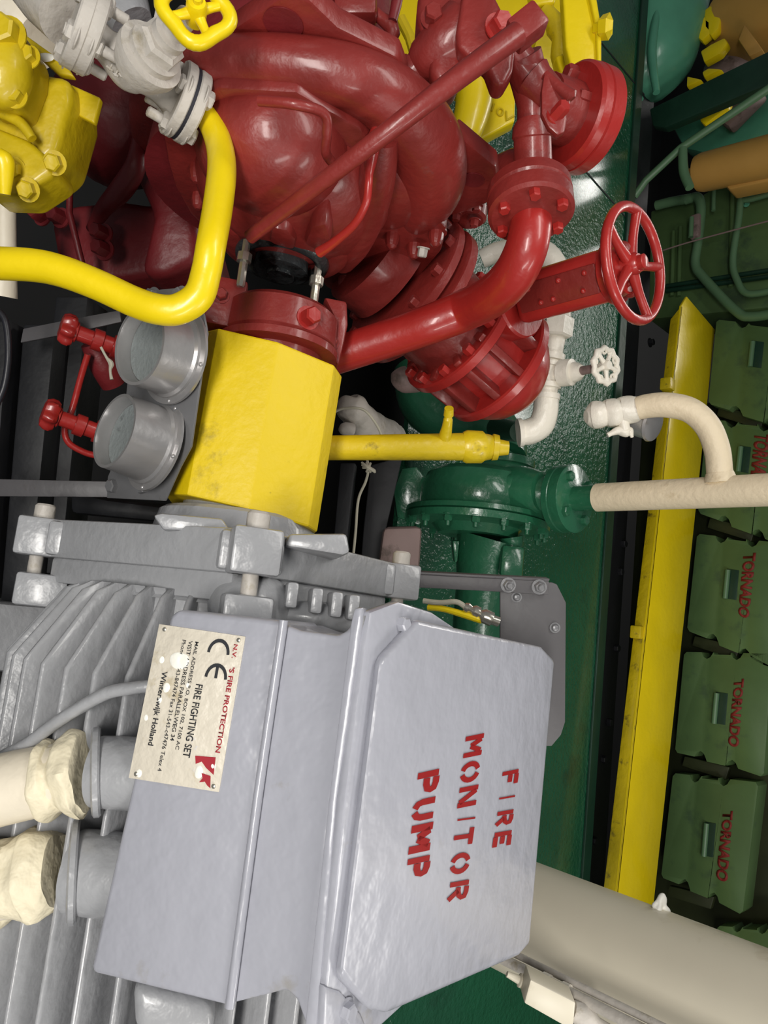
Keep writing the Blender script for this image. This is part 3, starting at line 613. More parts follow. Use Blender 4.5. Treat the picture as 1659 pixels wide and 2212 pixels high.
# suction side behind
b = B(); ell(b, P(270, 255, 1.42), (CR, CU, CF), (.125, .135, .13), lump=.01, lscale=8); ob('suction_casing', b, 'dred', pm)
b = B(); prism(b, [P(x, y, 1.42) for x, y in ((105, 470), (150, 440), (260, 430), (330, 440), (420, 400), (480, 620), (390, 640), (340, 590), (230, 612), (120, 560))], CF * .18, .02, 3); ob('lower_casing', b, 'dred', pm)
b = B(); prism(b, [P(x, y, 1.34) for x, y in ((270, 330), (310, 320), (420, 300), (430, 560), (350, 600), (300, 590), (330, 460))], CF * .2, .02, 3); ob('casing_web', b, 'dred', pm)
ob('rib', ptube([(300, 300, 1.30, 14), (292, 360, 1.30, 22), (262, 410, 1.32, 24), (225, 450, 1.34, 18), (198, 495, 1.38, 12)]), 'dred', pm)
ob('small_pipe', ptube([(172, 318, 1.3, 16), (160, 345, 1.3, 18), (155, 380, 1.3, 14), (151, 400, 1.3, 7), (150, 460, 1.3, 7), (165, 520, 1.3, 7), (180, 580, 1.32, 7)], smooth=False), 'dred', pm)
for x, y in ((222, 505), (225, 540), (130, 470), (90, 465), (215, 185), (165, 275), (150, 330), (330, 230)):
    bolt(pm, P(x, y, 1.34 if x > 200 else 1.36), -CF - CU * .3, .014, .03, 'dred')
# top left corner red part behind the yellow handwheel
b = B(); tube(b, px([(500, -20, 1.2, 40), (470, 40, 1.2, 44), (440, 80, 1.2, 40)]), smooth=False); ob('casing_corner', b, 'red', pm)
# ================================================================== RED PIPEWORK
ob('strut_rod', tube(B(), px([(540, 512, .985, 15), (700, 390, .90, 18), (850, 275, .855, 21), (1000, 160, .85, 24), (1118, 74, .86, 26)]), seg=20), 'red',
   label='long straight red painted rod running diagonally across the dome of the red pump', cat='rod')
# small quick connector beside the rod
ob('sensor_tube', tube(B(), px([(812, 285, .93, 13), (806, 310, .92, 16), (800, 345, .92, 15), (797, 375, .92, 10), (796, 400, .92, 9), (790, 440, .93, 9), (765, 485, .95, 9), (720, 525, .98, 10), (690, 545, 1.0, 12)]), seg=14), 'red2',
   label='short curved red tube with a coupling passing behind the diagonal rod', cat='tube')
bv = thing('rod_end_block', 'square red fitting at the upper end of the diagonal rod', 'fitting', P(1140, 60, .93))
b = B(); d = (P(1160, 40, .87) - P(1100, 88, .87)).normalized(); box(b, P(1136, 60, .87), (d, CF, d.cross(CF)), (.040, .032, .032), .004); ob('block', b, 'red', bv)

rv = thing('safety_valve', 'angular red cast valve body with a flanged neck at the top of the pump casing', 'valve', P(980, 120, 1.0))
b = B(); prism(b, [P(x, y, .98) for x, y in ((905, -30), (900, 20), (905, 62), (935, 90), (925, 150), (950, 190), (1000, 140), (1010, 60), (1040, -30))], CF * .09, .012, 3); ob('body', b, 'red', rv)
b = B(); tube(b, px([(880, 165, 1.02, 34), (893, 155, 1.02, 38), (902, 150, 1.02, 34), (915, 135, 1.01, 44), (960, 100, 1.0, 60), (1000, 70, 1.0, 66)]), smooth=False, seg=32); ob('neck', b, 'red', rv)
b = B(); prism(b, [P(x, y, .955) for x, y in ((1000, -30), (985, 70), (988, 100), (1012, 122), (1050, 130), (1068, 180), (1090, 182), (1108, 150), (1115, 90), (1085, 20), (1060, -30))], CF * .04, .008, 3); ob('bonnet_flange', b, 'red', rv)
bolt(rv, P(1078, 58, .95), -CF + CU * .3, .014, .02, 'red2')
bolt(rv, P(935, 38, .975), -CF, .012, .02, 'red')
tv = thing('vent_cock', 'small red cock fitting standing between pump casing and yellow machine', 'valve', P(850, 60, 1.05))
b = B(); tube(b, px([(760, -20, 1.05, 22), (800, 20, 1.05, 14), (822, 38, 1.05, 13), (845, 55, 1.05, 17), (850, 72, 1.05, 15), (843, 100, 1.05, 9)]), smooth=False, seg=14); ob('body', b, 'red', tv)
b = B(); tube(b, px([(862, -20, 1.04, 12), (856, 10, 1.04, 12), (848, 45, 1.04, 10)]), smooth=False, seg=12); ob('stem', b, 'dred', tv)
b = B(); box(b, P(768, 10, 1.04), (CR, CU, CF), (.05, .06, .04), .008); ob('cap', b, 'red', tv)

fp = thing('flanged_discharge_pipe', 'red pipe coming down from a round bolted flange and bending left below the gate valve', 'pipe', P(1000, 680, 1.3))
ob('bent_pipe', ptube([(1146, 440, 1.075, 44), (1146, 490, 1.065, 45), (1134, 545, 1.07, 46), (1105, 600, 1.10, 46), (1060, 642, 1.15, 45), (1000, 672, 1.21, 44), (930, 700, 1.22, 42), (850, 728, 1.24, 41), (720, 770, 1.26, 40)], seg=32), 'red2', fp)
ax = (P(1151, 500, 1.055) - P(1140, 380, 1.09)).normalized()
b = B(); lathe(b, P(1142, 405, 1.07), ax, [(0, .054), (.004, .060), (.020, .061), (.024, .058), (.026, .061), (.047, .061), (.051, .056)], 56); ob('flange_pair', b, 'red', fp)
for a in range(6):
    f = math.radians(60 * a + 20); _, u, v = frame(ax); bolt(fp, P(1142, 405, 1.07) + ax * .050 + (u * math.cos(f) + v * math.sin(f)) * .046, ax, .0085, .014, 'red2')
ob('upper_pipe', ptube([(1128, 120, 1.00, 42), (1145, 180, 1.02, 40), (1150, 230, 1.03, 33), (1150, 288, 1.04, 33)], smooth=False, seg=28), 'red', fp)
b = B(); tube(b, px([(1150, 268, 1.035, 38), (1150, 274, 1.035, 42), (1150, 296, 1.04, 44), (1150, 300, 1.04, 40), (1151, 350, 1.05, 41), (1151, 354, 1.05, 37), (1151, 362, 1.05, 37), (1149, 366, 1.05, 32), (1147, 400, 1.07, 34)]), smooth=False, seg=32); ob('union', b, 'red', fp)
b = B(); tube(b, px([(1070, 70, .99, 30), (1110, 120, 1.0, 36), (1140, 160, 1.01, 40), (1150, 168, 1.01, 44), (1156, 176, 1.01, 40), (1180, 205, 1.02, 40)]), smooth=False, seg=28); ob('tee', b, 'red', fp)
b = B(); prism(b, [P(x, y, .962) for x, y in ((1176, 155), (1190, 165), (1222, 215), (1225, 255), (1220, 285), (1205, 292), (1185, 275), (1170, 245), (1170, 195))], CF * .012, .003); ob('link_plate', b, 'red', fp)
b = B(); tube(b, px([(1178, 162, .97, 11), (1205, 188, .965, 13), (1234, 210, .96, 16), (1236, 214, .96, 8)]), smooth=False, seg=16); ob('link_arm', b, 'red', fp)
bolt(fp, P(1200, 250, .965), -CF + CU * .5 - CR * .3, .0095, .024, 'red2', name='link_bolt')
b = B(); tube(b, px([(1225, 208, .965, 9), (1218, 240, .965, 9)]), smooth=False, seg=12); ob('link_pin', b, 'red', fp)

bf = thing('blanking_flange', 'big round red flange with two bolts behind the red union, nearest the green floor', 'flange', P(1250, 260, 1.22))
c0_, c1_ = P(1228, 246, 1.20), P(1276, 264, 1.222); ax = (c1_ - c0_).normalized()
b = B(); R = 108 * 1.2 / F; lathe(b, c0_, ax, [(0, R * .94), (.005, R), (.018, R * 1.02), (.020, R * .99), (.022, R * 1.03), (.044, R * 1.03), (.048, R * .98)], 64); ob('disc', b, 'red2', bf)
for x, y in ((1243, 160), (1268, 213), (1165, 330)):
    bolt(bf, PP(x, y, c0_, ax), -ax, .012, .022, 'red', name='flange_bolt')
b = B(); tube(b, [(c0_ + ax * .01, .05), (c0_ - ax * .05, .048)], smooth=False); ob('nozzle', b, 'red', bf)
ob('branch_pipe', ptube([(1160, 345, 1.22, 30), (1110, 352, 1.25, 30), (1060, 375, 1.28, 30)], smooth=False), 'red', bf)

# ---- gate valve
gv = thing('red_gate_valve', 'red flanged gate valve with a riveted bonnet and five spoked red handwheel', 'valve', P(1000, 700, 1.45))
a0, a1 = P(822, 570, 1.36), P(1076, 796, 1.52); ax = (a1 - a0).normalized(); L = (a1 - a0).length
def VA(x): return a0 + ax * (L * x)
def disc(x, r, th, nm='flange', mat='red2', seg=56):
    b = B(); lathe(b, VA(x), ax, [(0, r * .97), (.003, r), (th - .003, r), (th, r * .97)], seg); return ob(nm, b, mat, gv)
disc(.16, .145, .020, 'suction_flange', 'red'); disc(.255, .146, .022, 'suction_flange', 'red')
b = B(); lathe(b, VA(-.1), ax, [(0, .10), (.06, .10)], 40); ob('pump_nozzle', b, 'red', gv)
b = B(); lathe(b, VA(.27), ax, [(0, .118), (.03, .105), (.09, .10), (.13, .11)], 48); ob('valve_neck', b, 'red', gv)
disc(.60, .136, .022); disc(.93, .132, .022)
b = B(); lathe(b, VA(.60), ax, [(0, .095), (.12, .095)], 40); ob('valve_body', b, 'red2', gv)
_, u, v = frame(ax)
for k in range(12):
    f = 2 * math.pi * k / 12; dv = u * math.cos(f) + v * math.sin(f)
    b = B(); box(b, VA(.765) + dv * .108, (ax, dv, ax.cross(dv)), (.125, .035, .016), .003); ob('tie_rib', b, 'red', gv)
for k in range(12):
    f = 2 * math.pi * (k + .5) / 12; dv = u * math.cos(f) + v * math.sin(f)
    bolt(gv, VA(.60) + dv * .119, -ax, .011, .018, 'red2'); bolt(gv, VA(.16) + dv * .128, -ax, .011, .016, 'red')
b = B(); lathe(b, VA(.96), ax, [(0, .112), (.015, .112), (.045, .104), (.07, .088), (.092, .062), (.106, .03), (.110, .002)], 56); ob('valve_outlet', b, 'red2', gv)
vb = P(1080, 660, 1.42)       # foot of the vertical bonnet
Z = V((0, 0, 1))
b = B(); t0 = VL(vb, 1118).z - vb.z; t1 = VL(vb, 1140).z - vb.z; t2 = VL(vb, 1320).z - vb.z; t3 = VL(vb, 1375).z - vb.z
def vz(t): return vb + Z * t
b = B(); lathe(b, vz(t0 - .04), Z, [(0, .062), (.02, .072), (.048, .072), (.052, .068)], 44); ob('bonnet_collar', b, 'red2', gv)
face = (CAM - vb); face.z = 0; face.normalize(); side = Z.cross(face)
b = B(); box(b, vz((t1 + t2) / 2), (Z, face, side), (t2 - t1 + .02, .075, .088), .016, 3); bo = ob('bonnet', b, 'red2', gv)
b = B(); box(b, vz((t1 + t2) / 2) + face * .036, (Z, face, side), (t2 - t1 - .01, .008, .050), .003)
ob('bonnet_cover', b, 'red', gv)
for i, (a, c) in enumerate(((.18, -.014), (.45, .014), (.30, .014), (.55, -.014), (.8, .014), (.85, -.014))):
    b = B(); ell(b, vz(t1 + (t2 - t1) * a) + face * .041 + side * c, (Z, face, side), (.005, .005, .005), 12, 8); ob('rivet', b, 'red2', bo)
b = B(); lathe(b, vz(t2 - .005), Z, [(0, .044), (.006, .052), (.016, .052), (.022, .042), (.034, .040)], 36); ob('yoke_cap', b, 'red2', gv)
wc = PP(1370, 570, vz(t3), Z); t3 = wc.z - vb.z; wx = wc - vz(t3)
b = B(); tube(b, [(vz(t2 + .02), .017), (wc + Z * .008, .015)], smooth=False); tube(b, [(wc, .012), (wc + Z * .018, .012), (wc + Z * .02, .009)], smooth=False); ob('stem', b, 'red2', gv)
for sd in (-1, 1):
    b = B(); ringt(b, vz(t2 + .028) + side * sd * .032, face, .010, .005, 20, 8); ob('stem_lug', b, 'red', gv)
Rw = 121 * PX(wc)[2] / F
handwheel(gv, wc, Z, Rw, .0085, 5, 'red2', hub=.2, rot=.35, off=.006, spr=.0085)

# ================================================================== small red needle valves on the left
def needle(x, y, d, sx, sy, label):
    t = thing('needle_valve', label, 'valve', P(x, y, d), group=None)
    e = P(x + sx, y + sy, d + .02); c = P(x, y, d); ax = (e - c).normalized()
    b = B(); lathe(b, c, ax, [(.0, .016), (.012, .016), (.014, .012), (.035, .012), (.036, .017), (.05, .017), (.052, .013), (.065, .013), (.066, .018), (.085, .018)], 12); ob('valve_body', b, 'red2', t)
    b = B(); _, u, v = frame(ax); R = []
    for s_, r_ in ((-.013, .004), (-.013, .012), (-.011, .019), (-.004, .0225), (.004, .0225), (.009, .019), (.010, .012), (.010, .004)):
        R.append([c + ax * s_ + (u * math.cos(f) + v * math.sin(f)) * r_ * (1 + .13 * math.cos(6 * f)) for f in [2 * math.pi * i / 48 for i in range(48)]])
    ob('lobed_knob', rings(b, R), 'red2', t)
    b = B(); tube(b, [(c - ax * .006, .006), (c + ax * .01, .006)], smooth=False, seg=10); ob('spindle_nut', b, 'red2', t)
    return t
needle(148, 712, 1.12, 60, 22, 'small red valve with lobed handwheel beside the upper grey socket')
needle(110, 896, 1.12, 60, 22, 'small red valve with lobed handwheel beside the lower grey socket')
ob('drain_tube', tube(B(), px([(190, 765, 1.15, 7), (176, 810, 1.16, 7), (160, 870, 1.17, 7), (150, 900, 1.17, 7), (140, 930, 1.17, 7), (150, 958, 1.17, 7), (185, 978, 1.17, 7), (215, 985, 1.17, 7)]), seg=12), 'red2', label='thin red tube joining the two small red valves', cat='tube')
ob('drain_manifold', tube(B(), px([(200, 740, 1.18, 26), (225, 790, 1.2, 30), (245, 830, 1.22, 26)]), seg=20), 'dred', label='dark red pipe stub behind the upper grey socket', cat='pipe')
ob('string_tag', tube(B(), px([(218, 750, 1.1, 3), (230, 772, 1.1, 3), (240, 786, 1.1, 6), (238, 800, 1.1, 3), (241, 820, 1.1, 4)]), seg=8), 'rope', label='short white string tied to the upper small red valve', cat='string')

# ================================================================== grey bracket with two sockets
gb = thing('twin_socket_bracket', 'grey sheet bracket carrying two open ended silver sockets, left of the yellow guard', 'bracket', P(330, 900, 1.0))
def BP(x, y, o=0): return P(x, y, 1.02 + o)
bn = -(CF * .82 + CU * .52).normalized()                 # bracket face normal, towards camera and down
bo_ = P(340, 880, 1.0)
def K(x, y, off=0): return PP(x, y, bo_ + bn * off, bn)
b = B(); prism(b, [K(x, y) for x, y in ((300, 640), (345, 625), (415, 618), (440, 680), (447, 720), (412, 965), (388, 1010), (356, 1082), (230, 1076), (232, 1030), (262, 960), (272, 850), (285, 720))], -bn * .004, .0015); pl = ob('bracket_plate', b, 'steel', gb)
for x0, y0, x1, y1, rr in ((300, 745, 378, 768, 86), (246, 930, 336, 962, 84)):
    base = K(x1, y1); mouth = P(x0, y0, PX(base)[2] - .045); ax = (mouth - base).normalized(); L = (mouth - base).length
    R = rr * .955 / F
    b = B(); prof = [(0, R * 1.28), (.004, R * 1.28), (.005, R * 1.12), (.009, R * 1.12), (.012, R * 1.05), (L - .004, R), (L, R), (L, R * .92), (L - .004, R * .9), (L - .02, R * .88)]
    lathe(b, base, ax, prof, 56); so = ob('socket', b, 'silver', gb)
    b = B(); lathe(b, base, ax, [(L - .024, R * .87), (L - .019, R * .87)], 40); ob('socket_lining', b, 'inner', so, label='grey lining inside the socket')
    for k in range(5):
        f = 2 * math.pi * k / 5 + .6; _, u, v = frame(ax); b = B(); ell(b, base + ax * .005 + (u * math.cos(f) + v * math.sin(f)) * R * 1.2, (u, v, ax), (.003, .003, .002), 10, 6); ob('rivet', b, 'silver', so)
for x, y in ((246, 1050), (312, 1052), (330, 640), (390, 638)):
    bolt(gb, K(x, y), bn, .0095, .011, 'steel', name='bracket_bolt')
ob('flat_bar', prism(B(), [P(x, y, 1.10) for x, y in ((-40, 1034), (232, 1040), (232, 1074), (-40, 1072))], CF * .006, .001), 'dsteel', label='horizontal flat grey bar bolted to the foot of the twin socket bracket', cat='bar')
ob('flat_bar', prism(B(), [P(x, y, 1.16) for x, y in ((50, 710), (150, 690), (258, 670), (262, 695), (160, 718), (44, 740))], CF * .006, .001), 'dsteel', label='short flat grey bar running behind the upper small red valve', cat='bar')

# ================================================================== yellow pipes
ob('yellow_u_pipe', ptube([(428, 238, .938, 24), (455, 266, .935, 27), (474, 315, .92, 29), (479, 370, .90, 31), (470, 450, .875, 32), (456, 530, .85, 32), (445, 590, .85, 32), (428, 640, .85, 33), (385, 668, .85, 33), (340, 668, .85, 33), (290, 652, .855, 33), (210, 615, .86, 33), (130, 585, .865, 34), (60, 572, .87, 35), (-60, 568, .88, 35)], seg=32, k=8), 'yellow',
   label='thick bright yellow pipe bending down from the grey valve and off to the left', cat='pipe')
yp = thing('capped_pipe', 'horizontal yellow pipe with a side nipple and a screwed end cap, right of the guard', 'pipe', P(880, 965, 1.25))
ob('tube', ptube([(640, 968, 1.2, 26), (1010, 965, 1.26, 30)], smooth=False, seg=28), 'oyellow', yp)
b = B(); tube(b, px([(1000, 965, 1.26, 32), (1008, 965, 1.26, 36), (1040, 966, 1.265, 35), (1044, 966, 1.265, 30), (1058, 966, 1.27, 27), (1062, 966, 1.27, 25), (1064, 966, 1.27, 29), (1076, 967, 1.27, 27), (1078, 967, 1.27, 18), (1098, 968, 1.27, 15)]), smooth=False, seg=26); ob('end_cap', b, 'oyellow', yp)
b = B(); tube(b, px([(960, 950, 1.24, 15), (966, 920, 1.22, 11), (968, 905, 1.21, 10), (968.5, 903, 1.21, 8), (969, 899, 1.21, 8), (969, 897, 1.21, 11), (970, 882, 1.2, 10)]), smooth=False, seg=18); ob('nipple', b, 'oyellow', yp)

# ================================================================== grey chalky gate valve top left
cv = thing('grey_globe_valve', 'chalky grey flanged globe valve with a yellow lobed handwheel, upper left', 'valve', P(320, 150, .88))
def seg(pts, nm, mat='valve', **k):
    return ob(nm, ptube(pts, **k), mat, cv)
def D(x, y, o=0): return .84 + .10 * ((x - 130) * 310 + (y - 60) * 185) / (310. ** 2 + 185. ** 2) + o
def PD(x, y, o=0): return P(x, y, D(x, y, o))
va, vb2 = PD(130, 60), PD(440, 245); ax = (vb2 - va).normalized()
def seg(pts, nm, mat='valve', **k):
    return ob(nm, ptube([(x, y, D(x, y), r) for x, y, r in pts], **k), mat, cv)
seg([(190, 60, 38), (225, 95, 34), (255, 118, 46), (285, 140, 54), (318, 160, 46), (340, 180, 36), (362, 200, 36), (378, 210, 50)], 'valve_body', seg=36, k=10)
def vdisc(x, y, r, th, nm='flange'):
    b = B(); lathe(b, PD(x, y) - ax * th / 2, ax, [(0, r * .96), (.002, r), (th - .002, r), (th, r * .96)], 56); return ob(nm, b, 'valve', cv)
R1 = 84 * .87 / F
vdisc(170, 58, R1 * 1.02, .016); vdisc(196, 72, R1 * 1.02, .016)
vdisc(386, 215, R1, .014); vdisc(414, 232, R1, .014)
for x, y in ((183, 65), (400, 223.5)):
    b = B(); lathe(b, PD(x, y) - ax * .002, ax, [(0, R1 * .975), (.004, R1 * .975)], 48); ob('gasket', b, 'gasket', cv, label='black gasket line')
_, u_, v_ = frame(ax)
def vring(x, y, dirn, angs, st, r=.0115):
    c = PD(x, y)
    toc = (CAM - c); toc = (toc - ax * toc.dot(ax)).normalized(); sd = ax.cross(toc)
    for a in angs:
        a = math.radians(a); bolt(cv, c + (toc * math.cos(a) + sd * math.sin(a)) * R1 * .74, ax * dirn, r, .013, 'valve', name='flange_bolt', stud=st)
vring(200, 75, 1, (15, 105, -75, 195), .018); vring(165, 55, -1, (15, 105, -75), .002, .0125)
vring(382, 213, -1, (-30, 60, 150, -120), .018); vring(419, 235, 1, (-30, 60, 150, -120), 0)
bx = (P(412, 26, .80) - P(312, 130, .86)).normalized()
b = B(); lathe(b, P(318, 128, .845), bx, [(-.02, .030), (.0, .038), (.010, .038), (.012, .030), (.020, .030), (.022, .026)], 36)
lathe(b, P(336, 108, .835), bx, [(0, .027), (.016, .027), (.020, .022)], 6); lathe(b, P(352, 91, .83), bx, [(0, .020), (.018, .020), (.020, .013), (.048, .012)], 24); ob('bonnet', b, 'valve', cv)
b = B(); prism(b, [P(x, y, .88) for x, y in ((325, 60), (335, 8), (372, 22), (372, 50), (345, 90), (318, 85))], CF * .02, .004); ob('gland_yoke', b, 'valve', cv)
hw = P(424, 24, .765)
handwheel(cv, hw, (bx * .5 - CF * .9), .0315, .0078, 4, 'yellow', hub=.34, wob=.10, nw=4, rot=.5, spr=.0055, label='yellow lobed handwheel')
b = B(); hx = (bx * .5 - CF * .9).normalized(); lathe(b, hw, hx, [(-.004, .008), (.013, .008)], 6); lathe(b, hw, hx, [(.01, .0045), (.019, .0045)], 12); ob('wheel_nut', b, 'yellow', cv)
b = B()
for k, (x, y) in enumerate(((238, 145), (250, 158), (262, 160), (282, 152), (296, 160), (308, 168))):
    c = D(x, y) - .030
    tube(b, px([(x - 7, y - 2, c, 2.4), (x + 6, y + 8, c, 2.4)]), smooth=False, seg=8); tube(b, px([(x + 4, y - 5, c, 2.2), (x - 2, y + 6, c, 2.2)]), smooth=False, seg=8)
ob('cast_mark', b, 'valve', cv)
# duct and pipe behind the valve
ob('grey_inlet_pipe', ptube([(60, -80, .92, 75), (110, -10, .90, 72), (150, 35, .885, 66)], smooth=False, seg=32), 'valve', label='chalky grey pipe running up from the first flange of the grey valve', cat='pipe')
ob('cream_duct', ptube([(-80, 0, 1.08, 110), (20, 40, 1.06, 100), (90, 90, 1.05, 60)], seg=36), 'pink' if False else 'cream', label='cream painted round duct in the extreme upper left corner', cat='duct')
b = B(); tube(b, px([(220, -40, 1.12, 75), (255, 20, 1.1, 70), (285, 60, 1.1, 50)]), smooth=False, seg=32); ob('grey_riser', b, 'grey', label='smooth grey pipe behind the first flange of the grey valve', cat='pipe')
ob('grey_post', ptube([(10, 400, 1.15, 22), (12, 560, 1.16, 22), (5, 640, 1.17, 30)], smooth=False, seg=24), 'cream', label='cream vertical stub pipe below the yellow gear unit', cat='pipe')
ob('black_hose', ptube([(-20, 660, 1.0, 7), (10, 690, 1.0, 7), (18, 760, 1.0, 7), (10, 830, 1.0, 7), (-10, 880, 1.0, 7)], seg=12), 'rubber', label='speckled black hose at the left edge beneath the yellow pipe', cat='hose')

# ================================================================== yellow actuator unit left
ya = thing('yellow_gear_unit', 'yellow cast gear housing with bolted domed cap at the left edge', 'gearbox', P(60, 220, .95))
def yb(pts, d, th, nm, w=.008, mat='oyellow'):
    b = B(); prism(b, [P(x, y, d) for x, y in pts], CF * th, w, 3); return ob(nm, b, mat, ya)
yb([(-40, 130), (60, 150), (150, 165), (152, 215), (120, 330), (85, 362), (-40, 340)], .95, .10, 'housing', .012)
yb([(-40, 60), (40, 60), (72, 110), (68, 160), (40, 235), (-40, 225)], .905, .05, 'cap_flange', .008)
b = B(); ell(b, P(5, 150, .90), (CR, CU, CF), (.048, .036, .03)); ob('domed_cap', b, 'oyellow', ya)
bolt(ya, P(12, 75, .885), -CF, .018, .022, 'oyellow', name='cap_plug')
for x, y in ((60, 122), (33, 208), (30, 365), (118, 352), (60, 410)): bolt(ya, P(x, y, .90 if y < 300 else .93), -CF + CR * (.4 if y > 300 else 0), .011, .014, 'oyellow')
yb([(35, 60), (140, 135), (160, 165), (125, 160), (60, 100)], .97, .012, 'mounting_plate', .003)
yb([(150, 180), (217, 210), (203, 266), (148, 238)], .98, .012, 'side_tab', .003)
yb([(-40, 260), (60, 300), (110, 345), (115, 372), (45, 418), (-40, 415)], .93, .07, 'lower_housing', .010)
ob('side_boss', ptube([(-10, 350, .90, 20), (8, 350, .90, 22), (10, 420, .91, 12)], seg=18), 'yellow', ya)
b = B(); tube(b, px([(-20, 235, .93, 12), (40, 262, .925, 12), (70, 300, .925, 10)]), seg=14); ob('cast_rib', b, 'oyellow', ya)
b = B(); ell(b, P(98, 124, .965), (CR, CU, CF), (.006, .012, .002), 14, 8); ob('bolt_hole', b, 'blob', ya)
# ================================================================== OFF-WHITE FITTINGS
wf = thing('white_valve_manifold', 'off white screwed pipe fittings with a small pierced handwheel beside the red gate valve', 'pipe fitting', P(1185, 800, 1.75))
ob('bent_pipe', ptube([(1040, 560, 1.80, 20), (1075, 545, 1.79, 22), (1130, 540, 1.77, 26), (1175, 552, 1.76, 30), (1202, 590, 1.75, 28), (1208, 650, 1.75, 26), (1206, 690, 1.75, 26)], seg=24), 'white', wf)
def st(pts, nm, **k): return ob(nm, ptube(pts, smooth=False, **k), 'white', wf)
st([(1206, 660, 1.75, 24), (1205, 690, 1.75, 26)], 'nipple')
b = B(); p0, p1 = P(1204, 684, 1.74), P(1198, 730, 1.74); lathe(b, p0, p1 - p0, [(0, .034), (.004, .040), (.044, .040), (.048, .034)], 6); ob('union_nut', b, 'white', wf)
st([(1198, 728, 1.75, 24), (1193, 764, 1.75, 22), (1193, 765, 1.75, 28), (1191, 778, 1.75, 28), (1191, 779, 1.75, 22), (1189, 786, 1.75, 22)], 'reducer', seg=24)
st([(1189, 784, 1.74, 29), (1188, 792, 1.74, 29), (1187, 793, 1.74, 25), (1183, 826, 1.74, 25), (1183, 827, 1.74, 29), (1182, 838, 1.74, 29), (1182, 839, 1.74, 23), (1181, 850, 1.74, 23), (1181, 851, 1.74, 29), (1180, 862, 1.74, 29)], 'valve_tee', seg=24)
ob('elbow', ptube([(1180, 858, 1.74, 27), (1178, 890, 1.74, 27), (1168, 918, 1.745, 28), (1145, 932, 1.75, 28), (1124, 934, 1.75, 27)], seg=26), 'white', wf)
b = B(); tube(b, px([(1128, 934, 1.75, 31), (1119, 935, 1.75, 31)]), smooth=False, seg=28); ob('elbow_rim', b, 'white', wf)
bd = P(1200, 808, 1.74)
st([(1195, 808, 1.74, 18), (1212, 806, 1.72, 19), (1213, 806, 1.72, 29), (1236, 804, 1.70, 29), (1240, 804, 1.70, 22), (1248, 803, 1.69, 20), (1256, 801, 1.68, 13)], 'valve_bonnet', seg=26)
ob('valve_stem', ptube([(1250, 802, 1.69, 10), (1290, 795, 1.65, 9)], smooth=False), 'pink', wf, label='bare brownish valve stem')
hc = P(1308, 790, 1.63); hx = Z * .85 + (CAM - hc).normalized() * .25
hwl = handwheel(wf, hc, hx, .037, .0065, 5, 'white', hub=.3, wob=.07, nw=10, spr=.0055, label='pierced cream handwheel')
b = B(); _, u, v = frame(hx)
for k in range(10):
    f = 2 * math.pi * k / 10; ringt(b, hc + (u * math.cos(f) + v * math.sin(f)) * .0335, hx, .0068, .0028, 14, 6)
ob('rim_ring', b, 'white', wf)

# ================================================================== GREEN PUMP
gp = thing('green_circulating_pump', 'dark green bolted centrifugal pump on the deck under the white vertical pipe', 'pump', P(1040, 1080, 2.2))
gc = P(1035, 1078, 1.98); k = 1.98 / F
b = B(); lathe(b, gc, EX, [(-.075, .09), (-.07, .12), (-.055, .145), (-.02, .158), (.02, .158), (.035, .15), (.04, .19), (.052, .192), (.054, .185), (.057, .192), (.074, .19), (.078, .12), (.10, .10)], 56); ob('pump_casing', b, 'green', gp)
b = B(); tube(b, [(gc + V((-.01, 0, .10)), .07), (gc + V((-.01, 0, .16)), .065), (gc + V((-.01, .0, .20)), .05)], smooth=False, seg=30); ob('volute_throat', b, 'green', gp)
for i in range(16):
    f = 2 * math.pi * (i + .3) / 16; dv = V((0, math.cos(f), math.sin(f)))
    bolt(gp, gc + V((.074, 0, 0)) + dv * .178, EX, .011, .018, 'green', stud=.012, name='casing_bolt')
b = B(); lathe(b, P(1080, 992, 2.02), EX, [(0, .088), (.003, .095), (.022, .095), (.024, .088), (.03, .092), (.048, .092)], 48); ob('inlet_flange', b, 'green', gp)
for i in range(8):
    f = 2 * math.pi * i / 8; bolt(gp, P(1080, 992, 2.02) + V((.05, math.cos(f) * .078, math.sin(f) * .078)), EX, .012, .02, 'green', name='flange_bolt')
b = B(); cyl(b, P(1080, 985, 2.02), gc, .06, .09); ob('inlet_neck', b, 'green', gp)
b = B(); ell(b, P(1105, 1052, 1.86), (CR, CU, CF), (.035, .035, .03)); tube(b, px([(1105, 1052, 1.87, 24), (1165, 1075, 1.88, 34)]), smooth=False); ob('cast_boss', b, 'green', gp)
b = B(); tube(b, px([(1060, 1165, 1.98, 75), (1050, 1200, 1.98, 66), (1044, 1260, 1.98, 58), (1035, 1330, 2.0, 56), (1030, 1420, 2.02, 56)]), smooth=False, seg=36); ob('motor_barrel', b, 'green', gp)
for x in (985, 1008, 1032, 1060): 
    b = B(); prism(b, [P(x - 8, 1168, 1.93), P(x + 8, 1168, 1.93), P(x + 3, 1215, 1.93), P(x - 3, 1215, 1.93)], CF * .05, .004); ob('lantern_rib', b, 'green', gp)
b = B(); box(b, P(1104, 1215, 1.90), (EX, V((0, .7, .7)), V((0, -.7, .7))), (.085, .06, .05), .012); ob('side_lug', b, 'green', gp)
b = B(); tube(b, px([(1105, 1160, 1.92, 26), (1108, 1180, 1.92, 22), (1106, 1200, 1.92, 18)]), smooth=False, seg=20); ob('drain_elbow', b, 'green', gp)
b = B(); prism(b, [P(x, y, 2.0) for x, y in ((868, 1012), (900, 1008), (925, 1040), (928, 1110), (905, 1135), (858, 1118), (850, 1060))], CF * .1, .005); ob('foot_bracket', b, 'green', gp)
fb_ = P(1222, 1078, 1.83)
